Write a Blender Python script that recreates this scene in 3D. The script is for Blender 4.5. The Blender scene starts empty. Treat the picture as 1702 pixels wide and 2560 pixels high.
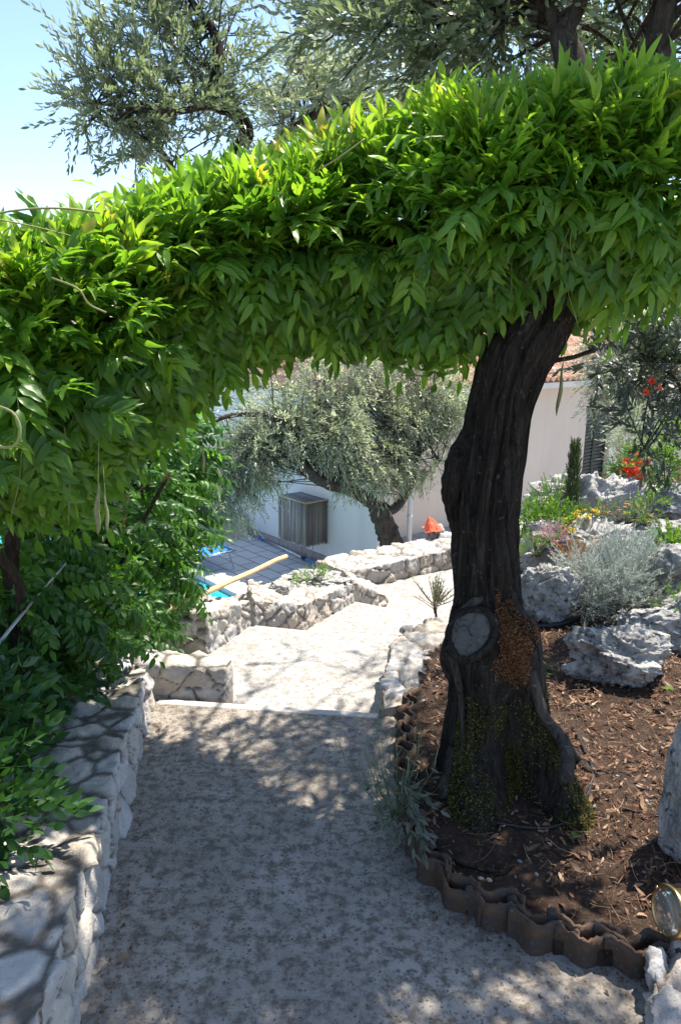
import bpy, bmesh, math, random
import numpy as np
from mathutils import Vector, Matrix, noise
from mathutils.kdtree import KDTree

random.seed(7)
rng = np.random.default_rng(7)
R = math.radians
scn = bpy.context.scene
COL = scn.collection

# ------------------------------------------------------------------ camera
FPX, EYE = 1952.0, 1.85
TH, RHO = R(13.7), R(1.0)
Fw = Vector((0, math.cos(TH), -math.sin(TH)))
U0 = Vector((0, math.sin(TH), math.cos(TH)))
R0 = Vector((1, 0, 0))
CR = math.cos(RHO) * R0 + math.sin(RHO) * U0
CU = -math.sin(RHO) * R0 + math.cos(RHO) * U0
O = Vector((0, 0, EYE))
K = 1702 / 1568.0


def ray(x, y):
    return (x * K - 851) / FPX * CR + (1280 - y * K) / FPX * CU + Fw


def G(x, y, z):
    r = ray(x, y)
    return O + r * ((z - EYE) / r.z)


def T(x, y, t):
    return O + ray(x, y) * t


def Yp(x, y, Y):
    r = ray(x, y)
    return O + r * (Y / r.y)


def proj(p):
    d = Vector(p) - O
    z = d.dot(Fw)
    return ((d.dot(CR) / z * FPX + 851) / K, (1280 - d.dot(CU) / z * FPX) / K, z)


def HZ(x, y, px, py):
    """height of the point over ground position (px,py) whose picture row is y"""
    r = ray(x, y)
    t = py / r.y
    return EYE + r.z * t


cam = bpy.data.cameras.new('camera')
cam.sensor_fit = 'VERTICAL'
cam.sensor_height = 36.0
cam.lens = FPX / 2560 * 36.0
cam.clip_start = 0.05
cam.clip_end = 5000
co = bpy.data.objects.new('camera', cam)
COL.objects.link(co)
M = Matrix((CR, CU, -Fw)).transposed().to_4x4()
M.translation = O
co.matrix_world = M
scn.camera = co

# ------------------------------------------------------------------ light
SUN_AZ, SUN_EL = R(50), R(63)
S = Vector((math.cos(SUN_EL) * math.sin(SUN_AZ), math.cos(SUN_EL) * math.cos(SUN_AZ), math.sin(SUN_EL)))
sl = bpy.data.lights.new('sun', 'SUN')
sl.energy = 4.7
sl.angle = R(0.53)
sl.color = (1.0, 0.93, 0.81)
so = bpy.data.objects.new('sun', sl)
so.rotation_euler = S.to_track_quat('Z', 'Y').to_euler()
so.location = (0, 0, 12)
COL.objects.link(so)
w = bpy.data.worlds.new('World')
scn.world = w
w.use_nodes = True
nt = w.node_tree
sky = nt.nodes.new('ShaderNodeTexSky')
sky.sky_type = 'NISHITA'
sky.sun_disc = False
sky.sun_elevation = SUN_EL
sky.sun_rotation = SUN_AZ
sky.air_density = 0.9
sky.dust_density = 0.5
sky.ozone_density = 1.4
nt.links.new(sky.outputs[0], nt.nodes['Background'].inputs[0])
nt.nodes['Background'].inputs[1].default_value = 0.13
scn.view_settings.view_transform = 'Standard'
scn.view_settings.look = 'None'
scn.view_settings.exposure = 1.22
scn.view_settings.gamma = 1.0
scn.cycles.max_bounces = 8
scn.cycles.diffuse_bounces = 4
scn.cycles.transmission_bounces = 6
scn.cycles.transparent_max_bounces = 8
scn.cycles.sample_clamp_indirect = 6.0
scn.cycles.use_denoising = True

# ------------------------------------------------------------------ material helpers
class N:
    def __init__(s, name):
        m = bpy.data.materials.new(name)
        m.use_nodes = True
        s.m = m
        s.t = m.node_tree
        s.b = s.t.nodes['Principled BSDF']
        s.out = s.t.nodes['Material Output']
        s.tc = s.t.nodes.new('ShaderNodeTexCoord').outputs['Object']

    def node(s, k, **kw):
        n = s.t.nodes.new('ShaderNode' + k)
        for a, v in kw.items():
            setattr(n, a, v)
        return n

    def set(s, sock, v):
        if hasattr(v, 'is_output') or isinstance(v, bpy.types.NodeSocket):
            s.t.links.new(v, sock)
        elif isinstance(v, (tuple, list)):
            sock.default_value = (*v, 1.0) if len(v) == 3 and sock.type == 'RGBA' else v
        else:
            sock.default_value = v

    def map(s, scale, rot=(0, 0, 0), vec=None):
        n = s.node('Mapping')
        s.set(n.inputs['Vector'], vec or s.tc)
        n.inputs['Scale'].default_value = scale if isinstance(scale, tuple) else (scale,) * 3
        n.inputs['Rotation'].default_value = rot
        return n.outputs[0]

    def noise(s, scale, detail=4, rough=.6, vec=None, dist=0.0):
        n = s.node('TexNoise')
        s.set(n.inputs['Vector'], vec or s.tc)
        n.inputs['Scale'].default_value = scale
        n.inputs['Detail'].default_value = detail
        n.inputs['Roughness'].default_value = rough
        n.inputs['Distortion'].default_value = dist
        return n.outputs['Fac']

    def voro(s, scale, feature='F1', out='Distance', vec=None, rnd=1.0):
        n = s.node('TexVoronoi', feature=feature)
        s.set(n.inputs['Vector'], vec or s.tc)
        n.inputs['Scale'].default_value = scale
        n.inputs['Randomness'].default_value = rnd
        return n.outputs[out]

    def ramp(s, fac, stops, interp='LINEAR'):
        n = s.node('ValToRGB')
        n.color_ramp.interpolation = interp
        while len(n.color_ramp.elements) < len(stops):
            n.color_ramp.elements.new(.5)
        for e, (p, c) in zip(n.color_ramp.elements, stops):
            e.position = p
            e.color = (c, c, c, 1) if not isinstance(c, tuple) else (*c, 1)
        s.set(n.inputs[0], fac)
        return n.outputs[0]

    def mix(s, f, a, b, mode='MIX'):
        n = s.node('Mix', data_type='RGBA', blend_type=mode)
        s.set(n.inputs[0], f)
        s.set(n.inputs[6], a)
        s.set(n.inputs[7], b)
        return n.outputs[2]

    def math(s, op, a, b=0.0, clamp=False):
        n = s.node('Math', operation=op, use_clamp=clamp)
        s.set(n.inputs[0], a)
        s.set(n.inputs[1], b)
        return n.outputs[0]

    def attr(s, name):
        n = s.node('Attribute', attribute_name=name)
        return n.outputs['Fac']

    def bump(s, h, strength=.5, dist=.01, nrm=None):
        n = s.node('Bump')
        n.inputs['Strength'].default_value = strength
        n.inputs['Distance'].default_value = dist
        s.set(n.inputs['Height'], h)
        if nrm:
            s.set(n.inputs['Normal'], nrm)
        return n.outputs[0]

    def done(s, color, rough=.8, normal=None, spec=.5, metal=0.0):
        s.set(s.b.inputs['Base Color'], color)
        s.set(s.b.inputs['Roughness'], rough)
        s.set(s.b.inputs['Metallic'], metal)
        s.b.inputs['Specular IOR Level'].default_value = spec
        if normal:
            s.set(s.b.inputs['Normal'], normal)
        return s.m


def plain(name, c, rough=.7, metal=0.0, var=.12, scale=30, spec=.4):
    n = N(name)
    f = n.noise(scale, 4)
    dark = tuple(v * (1 - var * 1.6) for v in c)
    lite = tuple(min(1, v * (1 + var)) for v in c)
    return n.done(n.ramp(f, [(.3, dark), (.7, lite)]), rough, n.bump(f, .15, .003), spec, metal)


def leafmat(name, stops, trans, tfac=.42, rough=.42, spec=.45, back=None):
    """stops: albedo over the per-leaf tint; trans: colour gain of light passing through"""
    n = N(name)
    t = n.attr('tint')
    col = n.ramp(t, stops)
    v = n.noise(60, 3)
    col = n.mix(n.math('MULTIPLY', v, .35), col, (.02, .03, .01), 'MIX') if False else col
    if back:
        g = n.node('NewGeometry')
        col2 = n.mix(g.outputs['Backfacing'], col, back)
    else:
        col2 = col
    n.done(col2, rough, None, spec)
    tr = n.node('BsdfTranslucent')
    n.set(tr.inputs[0], n.mix(1.0, col, trans, 'MULTIPLY'))
    mx = n.node('MixShader')
    mx.inputs[0].default_value = tfac
    n.t.links.new(n.b.outputs[0], mx.inputs[1])
    n.t.links.new(tr.outputs[0], mx.inputs[2])
    n.t.links.new(mx.outputs[0], n.out.inputs[0])
    return n.m


# --- stones of the dry walls
def stone_material(name, mort=(.22, .18, .14), grey=.0):
    n = N(name)
    t = n.attr('tint')
    base = n.ramp(t, [(0, (.42, .39, .36)), (.3, (.56, .51, .45)), (.55, (.50, .42, .33)), (.75, (.60, .56, .51)), (1, (.46, .45, .44))])
    f = n.noise(9, 8, .7)
    base = n.mix(n.ramp(f, [(.45, 0.0), (.65, .6)]), base, (.36, .34, .32))
    li = n.noise(34, 6, .75)
    base = n.mix(n.ramp(li, [(.58, 0.0), (.68, .7)]), base, (.12, .118, .11))
    wh = n.noise(21, 5, .7, n.map(1.0, (1, 2, .4)))
    base = n.mix(n.ramp(wh, [(.57, 0.0), (.70, .6)]), base, (.60, .58, .55))
    mo = n.mix(n.noise(60, 5), mort, tuple(c * .45 for c in mort))
    col = n.mix(n.attr('mortar'), base, mo)
    h = n.math('ADD', n.noise(30, 8, .7), n.math('MULTIPLY', n.noise(120, 5, .7), .4))
    return n.done(col, .9, n.bump(h, .9, .012), .25)


MAT = {}
MAT['stone'] = stone_material('limestone_rubble')
MAT['stone_top'] = stone_material('limestone_in_dirt', (.17, .148, .125))


def concrete(name, k, lo, hi):
    n = N(name)
    p = n.tc
    base = n.ramp(n.noise(3.0, 6, .65), [(.3, lo), (.7, hi)])
    agg = n.voro(95)
    base = n.mix(n.ramp(agg, [(.10, .28), (.42, 0.0)]), base, (.46, .44, .41))
    pat = n.noise(21, 8, .78)
    base = n.mix(n.ramp(pat, [(.46, 0.0), (.58, .95 * k)]), base, (.12, .098, .078))
    big = n.noise(2.2, 5, .6)
    base = n.mix(n.ramp(big, [(.5, 0.0), (.72, .6 * k)]), base, (.17, .15, .125))
    sp1 = n.math('ADD', n.voro(26), n.math('MULTIPLY', n.noise(70, 4, .7), .55))
    keep = n.ramp(n.voro(26, out='Color'), [(.36, 0.0), (.42, 1.0)])
    base = n.mix(n.math('MULTIPLY', n.ramp(sp1, [(.36, .9 * k), (.52, 0.0)]), keep), base, (.09, .08, .07))
    sp2 = n.math('ADD', n.voro(58), n.math('MULTIPLY', n.noise(170, 3, .7), .6))
    keep2 = n.ramp(n.voro(58, out='Color'), [(.42, 0.0), (.47, 1.0)])
    base = n.mix(n.math('MULTIPLY', n.ramp(sp2, [(.42, .9), (.58, 0.0)]), keep2), base, (.06, .055, .055))
    h = n.math('ADD', n.math('MULTIPLY', agg, .5), n.noise(140, 5, .7))
    return n.done(base, .88, n.bump(h, .55, .004), .3)


MAT['concrete'] = concrete('lichened_concrete', 1.0, (.225, .198, .168), (.36, .322, .278))
MAT['concrete_clean'] = concrete('pebbled_concrete', .55, (.36, .34, .315), (.47, .45, .42))
MAT['nosing'] = plain('cement_nosing', (.47, .44, .40), .85, var=.12, scale=40)


def soilmat():
    n = N('dark_soil')
    c = n.ramp(n.noise(16, 9, .75), [(.32, (.03, .02, .015)), (.54, (.072, .046, .033)), (.74, (.155, .10, .07))])
    c = n.mix(n.ramp(n.voro(70), [(.12, .7), (.25, 0.0)]), c, (.17, .135, .105))
    return n.done(c, .95, n.bump(n.noise(45, 9, .8), 1.0, .02), .15)


MAT['soil'] = soilmat()


def rockmat(name, dark=.5):
    n = N(name)
    f = n.noise(4.5, 10, .72, dist=.6)
    c = n.ramp(f, [(.28, (.16, .16, .155)), (.42, (.42, .41, .40)), (.55, (.64, .61, .57)), (.72, (.80, .77, .73))])
    pit = n.noise(24, 8, .75, dist=.4)
    c = n.mix(n.ramp(pit, [(.53, 0.0), (.62, dark)]), c, (.05, .05, .048))
    c = n.mix(n.ramp(n.noise(7, 5), [(.6, 0.0), (.75, .45)]), c, (.36, .28, .21))
    v = n.voro(15, 'SMOOTH_F1')
    h = n.math('ADD', n.noise(13, 10, .75, dist=.5), n.math('MULTIPLY', v, .6))
    return n.done(c, .92, n.bump(h, 1.0, .05), .2)


MAT['rock'] = rockmat('karst_limestone')
MAT['rock_dark'] = rockmat('weathered_limestone', .9)


def barkmat(name, c1, c2, c3):
    n = N(name)
    v = n.map((22, 22, 2.4))
    f = n.noise(1.5, 10, .78, v, .5)
    g = n.noise(5, 6, .7)
    f2 = n.noise(1.5, 8, .75, n.map((70, 70, 5)), .3)
    c = n.ramp(f, [(.34, c1), (.52, c2), (.74, c3)])
    c = n.mix(n.ramp(f, [(.36, .85), (.46, 0.0)]), c, tuple(x * .4 for x in c1))
    c = n.mix(n.ramp(g, [(.52, 0.0), (.7, .55)]), c, tuple(x * .5 for x in c1))
    c = n.mix(n.ramp(f2, [(.56, 0.0), (.70, .75)]), c, c3)
    c = n.mix(n.ramp(f2, [(.32, .7), (.42, 0.0)]), c, tuple(x * .3 for x in c1))
    li = n.noise(38, 6, .75)
    c = n.mix(n.ramp(li, [(.60, 0.0), (.67, .7)]), c, tuple(min(.4, x * 1.7) for x in c3))
    h = n.math('ADD', n.math('MULTIPLY', f, 1.2), n.math('ADD', n.math('MULTIPLY', n.noise(60, 6, .7), .3), n.math('MULTIPLY', f2, .7)))
    return n.done(c, .95, n.bump(h, 1.0, .035), .12)


MAT['bark_dark'] = barkmat('old_olive_bark', (.016, .013, .011), (.046, .039, .033), (.135, .117, .10))
MAT['bark'] = barkmat('olive_limb_bark', (.05, .042, .035), (.12, .10, .085), (.22, .195, .165))
MAT['vine'] = barkmat('vine_bark', (.03, .022, .016), (.075, .055, .04), (.14, .11, .08))
MAT['bark_pale'] = barkmat('smooth_root_bark', (.055, .047, .04), (.12, .105, .09), (.22, .19, .165))


def cutwood():
    n = N('weathered_cut_wood')
    wv = n.node('TexWave', wave_type='BANDS', bands_direction='Z')
    n.set(wv.inputs['Vector'], n.tc)
    wv.inputs['Scale'].default_value = 17
    wv.inputs['Distortion'].default_value = 9
    wv.inputs['Detail'].default_value = 6
    wv.inputs['Detail Scale'].default_value = 3
    c = n.mix(n.ramp(n.noise(9, 6), [(.35, 0.0), (.7, 1.0)]), n.ramp(wv.outputs['Fac'], [(.02, (.025, .023, .021)), (.12, (.075, .07, .066))]), (.105, .098, .09))
    return n.done(c, .85, n.bump(n.noise(30, 6), .5, .006), .2)


MAT['cut'] = cutwood()
# --- leaves
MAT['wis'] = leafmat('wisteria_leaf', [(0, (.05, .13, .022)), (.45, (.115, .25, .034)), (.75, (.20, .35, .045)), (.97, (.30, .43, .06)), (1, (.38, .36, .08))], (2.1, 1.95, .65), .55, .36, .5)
MAT['wis_stem'] = plain('green_stem', (.22, .22, .08), .6)
MAT['climb'] = leafmat('climber_leaf', [(0, (.03, .085, .018)), (.5, (.06, .16, .025)), (1, (.14, .28, .04))], (1.9, 1.9, .65), .48, .4, .45)
MAT['jas'] = leafmat('jasmine_leaf', [(0, (.022, .062, .02)), (.6, (.042, .11, .03)), (1, (.10, .20, .04))], (1.6, 1.8, .7), .3, .3, .5)
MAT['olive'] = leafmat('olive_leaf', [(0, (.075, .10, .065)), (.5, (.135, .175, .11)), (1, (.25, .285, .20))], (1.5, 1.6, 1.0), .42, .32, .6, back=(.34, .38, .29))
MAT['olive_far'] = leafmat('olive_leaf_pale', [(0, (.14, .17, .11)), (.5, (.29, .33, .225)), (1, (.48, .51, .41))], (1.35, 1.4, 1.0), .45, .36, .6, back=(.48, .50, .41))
MAT['darkleaf'] = leafmat('dark_narrow_leaf', [(0, (.02, .032, .022)), (.7, (.04, .062, .038)), (1, (.09, .12, .07))], (1.2, 1.4, .8), .2, .4, .4, back=(.09, .10, .075))
MAT['bush'] = leafmat('bush_leaf', [(0, (.05, .11, .02)), (.6, (.10, .20, .03)), (1, (.20, .30, .06))], (1.7, 1.8, .7), .4, .45, .4)
MAT['silver'] = leafmat('silver_leaf', [(0, (.27, .31, .29)), (.6, (.42, .46, .43)), (1, (.55, .58, .53))], (1.0, 1.0, .9), .25, .7, .2)
MAT['greygreen'] = leafmat('grey_green_leaf', [(0, (.09, .13, .075)), (.6, (.16, .21, .12)), (1, (.27, .31, .2))], (1.2, 1.3, .8), .25, .6, .3)
MAT['cyp'] = leafmat('cypress_leaf', [(0, (.05, .08, .035)), (.6, (.09, .13, .06)), (1, (.16, .19, .09))], (1.2, 1.3, .7), .2, .6, .3)
MAT['dry'] = leafmat('dry_leaf', [(0, (.09, .042, .024)), (.35, (.20, .105, .06)), (.7, (.33, .21, .13)), (1, (.50, .38, .27))], (1.0, .9, .7), .15, .7, .25)
MAT['yellow'] = leafmat('yellow_flower', [(0, (.55, .36, .03)), (1, (.85, .60, .05))], (1.1, 1, .6), .3, .6, .3)
MAT['orange'] = leafmat('orange_seed_head', [(0, (.30, .13, .05)), (1, (.60, .33, .12))], (1.1, 1, .6), .25, .7, .3)
MAT['red'] = leafmat('red_petal', [(0, (.62, .05, .025)), (.6, (.80, .10, .04)), (1, (.85, .24, .07))], (1.2, .9, .8), .35, .5, .4)
MAT['white'] = leafmat('white_petal', [(0, (.6, .58, .48)), (1, (.75, .74, .66))], (1, 1, .9), .35, .5, .3)
MAT['pink'] = leafmat('pink_flower', [(0, (.50, .28, .32)), (1, (.70, .50, .52))], (1, 1, 1), .3, .6, .3)
MAT['redstem'] = leafmat('reddish_stem', [(0, (.25, .16, .11)), (1, (.44, .33, .24))], (1, 1, .9), .2, .7, .2)
MAT['pod'] = plain('velvet_pod', (.20, .205, .10), .75, var=.2, scale=60)
MAT['moss'] = leafmat('moss', [(0, (.04, .038, .012)), (.6, (.12, .11, .03)), (1, (.24, .22, .06))], (1.2, 1.2, .6), .2, .9, .1)
MAT['rust_moss'] = leafmat('dry_moss', [(0, (.10, .045, .02)), (.6, (.22, .10, .045)), (1, (.36, .19, .09))], (1, .9, .7), .15, .9, .1)


def claymat():
    n = N('old_clay_tile')
    c = n.ramp(n.noise(7, 6, .7), [(.3, (.075, .042, .026)), (.6, (.17, .09, .048)), (.8, (.25, .15, .085))])
    c = n.mix(n.ramp(n.noise(19, 8, .75), [(.38, 0.0), (.54, .92)]), c, (.062, .055, .048))
    c = n.mix(n.ramp(n.noise(40, 5, .7), [(.6, 0.0), (.7, .5)]), c, (.25, .24, .2))
    return n.done(c, .9, n.bump(n.noise(60, 7, .75), .7, .006), .2)


MAT['clay'] = claymat()


def roofmat():
    n = N('pan_roof_tile')
    t = n.attr('tint')
    c = n.ramp(t, [(0, (.42, .19, .11)), (.4, (.55, .30, .19)), (.7, (.62, .42, .30)), (1, (.48, .22, .13))])
    c = n.mix(n.ramp(n.noise(12, 5), [(.5, 0.0), (.7, .5)]), c, (.40, .33, .27))
    return n.done(c, .85, n.bump(n.noise(40, 4), .3, .005), .2)


MAT['roof'] = roofmat()


def plaster(name, c):
    n = N(name)
    f = n.noise(1.6, 7, .7, n.map((1, 1, .35)))
    a = tuple(v * .90 for v in c)
    col = n.ramp(f, [(.3, a), (.7, c)])
    col = n.mix(n.ramp(n.noise(.9, 5, .6, n.map((3, 3, .25))), [(.55, 0.0), (.75, .25)]), col, tuple(v * .72 for v in c))
    return n.done(col, .9, n.bump(n.noise(60, 5), .25, .004), .2)


MAT['plaster_white'] = plaster('white_render', (.74, .735, .72))
MAT['plaster_beige'] = plaster('beige_render', (.66, .55, .45))
MAT['trim'] = plaster('pale_trim', (.70, .66, .58))


def deckmat():
    n = N('deck_tiles')
    b = n.node('TexBrick')
    n.set(b.inputs['Vector'], n.tc)
    b.offset = 0.5
    b.inputs['Scale'].default_value = 1.0
    b.inputs['Mortar Size'].default_value = .012
    b.inputs['Mortar Smooth'].default_value = .2
    b.inputs['Brick Width'].default_value = .46
    b.inputs['Row Height'].default_value = .30
    b.inputs['Color1'].default_value = (.66, .63, .60, 1)
    b.inputs['Color2'].default_value = (.74, .71, .68, 1)
    b.inputs['Mortar'].default_value = (.24, .17, .14, 1)
    c = n.mix(n.math('MULTIPLY', n.noise(3, 5), .22), b.outputs['Color'], (.45, .40, .38))
    return n.done(c, .7, n.bump(b.outputs['Fac'], -.3, .01), .3)


MAT['deck'] = deckmat()
MAT['plinth'] = plain('stone_plinth', (.36, .31, .29), .8, var=.2, scale=14)
MAT['terrace'] = plain('grey_paving', (.30, .30, .31), .85, var=.15, scale=9)
MAT['earth'] = plain('dry_earth', (.24, .20, .14), .95, var=.35, scale=2)


def watermat():
    n = N('pool_water')
    f = n.noise(3.5, 4, .6)
    n.done((.02, .34, .44), .04, n.bump(f, .15, .05), .6)
    return n.m


MAT['water'] = watermat()
MAT['poolwall'] = plain('pool_tile_edge', (.55, .62, .62), .5, var=.08)
MAT['blue'] = plain('blue_mesh_fabric', (.02, .20, .62), .6, var=.15, scale=50)
MAT['alu'] = plain('aluminium', (.62, .63, .65), .35, .9, .05)
MAT['bluetube'] = plain('blue_anodised_tube', (.10, .28, .62), .35, .4, .08)
MAT['black'] = plain('black_plastic', (.02, .02, .021), .45, 0, .2)
MAT['steelwhite'] = plain('grey_pvc', (.52, .56, .58), .5, 0, .06)
MAT['reed'] = None


def reedmat():
    n = N('weathered_reed')
    t = n.attr('tint')
    c = n.ramp(t, [(0, (.15, .14, .135)), (.35, (.28, .26, .245)), (.7, (.40, .37, .34)), (1, (.50, .45, .39))])
    c = n.mix(n.ramp(n.noise(18, 5, .7, n.map((1, 1, .12))), [(.5, 0.0), (.7, .5)]), c, (.12, .11, .105))
    return n.done(c, .85, None, .2)


MAT['reed'] = reedmat()
MAT['batten'] = plain('pale_batten', (.46, .36, .26), .8, var=.15)


def polewood():
    n = N('peeled_pole_wood')
    f = n.noise(3, 7, .7, n.map((6, 6, 6)))
    c = n.ramp(f, [(.3, (.45, .28, .13)), (.6, (.62, .44, .25)), (.8, (.70, .55, .37))])
    c = n.mix(n.ramp(n.noise(14, 4), [(.64, 0.0), (.7, .8)]), c, (.20, .10, .045))
    return n.done(c, .75, n.bump(f, .3, .004), .25)


MAT['pole'] = polewood()
MAT['door'] = plain('dark_green_shutter', (.018, .027, .025), .45, 0, .15, 8)
MAT['orangecloth'] = plain('orange_cloth', (.85, .13, .055), .7, 0, .1, 12)
MAT['pot'] = plain('terracotta_pot', (.36, .12, .055), .85, 0, .2, 10)
MAT['brass'] = plain('aged_brass', (.62, .43, .18), .28, 1.0, .15, 20)


def glassmat():
    n = N('ribbed_lamp_glass')
    n.b.inputs['Transmission Weight'].default_value = .85
    n.b.inputs['IOR'].default_value = 1.45
    return n.done((.86, .84, .72), .08, None, .5)


MAT['glass'] = glassmat()
MAT['grass'] = leafmat('grass_blade', [(0, (.05, .12, .02)), (1, (.12, .22, .04))], (1.5, 1.6, .7), .35, .45, .4)
MAT['cable'] = plain('grey_cable', (.35, .35, .34), .5, 0, .1)

# ------------------------------------------------------------------ object helpers
def tag(o, label=None, cat=None, group=None, kind=None):
    if label: o['label'] = label
    if cat: o['category'] = cat
    if group: o['group'] = group
    if kind: o['kind'] = kind
    return o


def empty(name, loc=(0, 0, 0)):
    o = bpy.data.objects.new(name, None)
    o.location = loc
    o.empty_display_size = .1
    COL.objects.link(o)
    return o


def link(name, me, m=None, parent=None, smooth=True):
    if m is not None:
        me.materials.append(m)
    if smooth and len(me.polygons):
        me.polygons.foreach_set('use_smooth', np.ones(len(me.polygons), bool))
    o = bpy.data.objects.new(name, me)
    COL.objects.link(o)
    if parent is not None:
        o.parent = parent
        if parent.type == 'EMPTY' and parent.parent is None:
            o.matrix_parent_inverse = Matrix.Translation(-parent.location)
    return o


def npmesh(name, V, F, tint=None):
    """V (n,3); F (m,k) all faces with k corners"""
    me = bpy.data.meshes.new(name)
    V = np.ascontiguousarray(V, np.float32)
    F = np.ascontiguousarray(F, np.int32)
    k = F.shape[1]
    me.vertices.add(len(V))
    me.vertices.foreach_set('co', V.ravel())
    me.loops.add(F.size)
    me.loops.foreach_set('vertex_index', F.ravel())
    me.polygons.add(len(F))
    me.polygons.foreach_set('loop_start', np.arange(0, F.size, k, dtype=np.int32))
    me.update(calc_edges=True)
    me.validate()
    if tint is not None:
        a = me.attributes.new('tint', 'FLOAT', 'POINT')
        a.data.foreach_set('value', np.ascontiguousarray(tint, np.float32))
    return me


class MB:
    def __init__(s):
        s.v, s.f, s.t = [], [], []

    def add(s, V, F, tint=0.5):
        b = len(s.v)
        s.v += [tuple(p) for p in V]
        s.f += [tuple(b + i for i in f) for f in F]
        s.t += [tint] * len(V)

    def box(s, c, size, rot=None, tint=.5):
        c = Vector(c)
        x, y, z = (d / 2 for d in size)
        V = [Vector((i * x, j * y, k * z)) for i in (-1, 1) for j in (-1, 1) for k in (-1, 1)]
        if rot is not None:
            V = [rot @ p for p in V]
        s.add([p + c for p in V], [(0, 1, 3, 2), (4, 6, 7, 5), (0, 4, 5, 1), (2, 3, 7, 6), (0, 2, 6, 4), (1, 5, 7, 3)], tint)

    def tube(s, P, r, n=8, cap=True, tint=.5, jag=0.0):
        P = [Vector(p) for p in P]
        rr = r if isinstance(r, (list, tuple)) else [r] * len(P)
        V, F = [], []
        nrm = None
        for i, p in enumerate(P):
            d = (P[min(i + 1, len(P) - 1)] - P[max(i - 1, 0)]).normalized()
            if nrm is None:
                nrm = d.orthogonal().normalized()
            nrm = (nrm - d * nrm.dot(d)).normalized()
            b = d.cross(nrm)
            for k in range(n):
                a = 2 * math.pi * k / n
                q = rr[i] * (1 + jag * noise.noise(Vector((i * .6, k * 1.7, len(s.v) * .01))))
                V.append(p + (nrm * math.cos(a) + b * math.sin(a)) * q)
        for i in range(len(P) - 1):
            for k in range(n):
                F.append((i * n + k, i * n + (k + 1) % n, (i + 1) * n + (k + 1) % n, (i + 1) * n + k))
        if cap:
            F.append(tuple(range(n))[::-1])
            F.append(tuple(len(V) - n + k for k in range(n)))
        s.add(V, F, tint)

    def build(s, name, m, parent=None, smooth=True):
        me = bpy.data.meshes.new(name)
        me.from_pydata(s.v, [], s.f)
        a = me.attributes.new('tint', 'FLOAT', 'POINT')
        a.data.foreach_set('value', np.array(s.t, np.float32))
        return link(name, me, m, parent, smooth)


def smooth_path(P, n):
    """Catmull-Rom through P"""
    P = [Vector(p) for p in P]
    Q = [P[0] * 2 - P[1]] + P + [P[-1] * 2 - P[-2]]
    out = []
    segs = len(P) - 1
    for i in range(n + 1):
        u = i / n * segs
        k = min(int(u), segs - 1)
        t = u - k
        a, b, c, d = Q[k:k + 4]
        out.append(.5 * ((2 * b) + (c - a) * t + (2 * a - 5 * b + 4 * c - d) * t * t + (3 * b - a - 3 * c + d) * t ** 3))
    return out


def lerp(a, b, t):
    return a + (b - a) * t


def interp(x, xs, ys):
    return float(np.interp(x, xs, ys))


# ------------------------------------------------------------------ leaf templates
def leaflet(L, W, rows=4, fold=.25, droop=.3, wave=.12, tipw=.0, seed=0, wide=.42):
    """a pointed leaf along +X, blade normal +Z; 3 columns"""
    r = random.Random(seed)
    V, F = [], []
    V.append((0, 0, 0))
    for i in range(1, rows + 1):
        u = i / (rows + 1)
        wv = W / 2 * math.sin(math.pi * min(1, u ** (math.log(.5) / math.log(wide)))) ** .85
        z = -droop * L * u * u
        for j in (-1, 0, 1):
            V.append((L * u, wv * j, z + (fold * wv * abs(j)) + (wave * W * r.uniform(-1, 1) if j else 0)))
    V.append((L, 0, -droop * L))
    n = len(V)
    F.append((0, 2, 1, 1))
    F.append((0, 3, 2, 2))
    for i in range(rows - 1):
        a = 1 + i * 3
        F += [(a, a + 1, a + 4, a + 3), (a + 1, a + 2, a + 5, a + 4)]
    a = 1 + (rows - 1) * 3
    F += [(a, a + 1, n - 1, n - 1), (a + 1, a + 2, n - 1, n - 1)]
    T_ = []
    for f in F:
        if f[2] == f[3]:
            T_.append(f[:3])
        else:
            T_ += [(f[0], f[1], f[2]), (f[0], f[2], f[3])]
    return np.array(V, float), np.array(T_, int)


def basis(x, z):
    x = x / (np.linalg.norm(x) + 1e-9)
    y = np.cross(z, x)
    y /= (np.linalg.norm(y) + 1e-9)
    return np.stack([x, y, np.cross(x, y)], 1)


def join(parts):
    V, F, Tn, b = [], [], [], 0
    for v, f, t in parts:
        V.append(v); F.append(f + b); Tn.append(np.full(len(v), t)); b += len(v)
    return np.concatenate(V), np.concatenate(F), np.concatenate(Tn)


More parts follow.
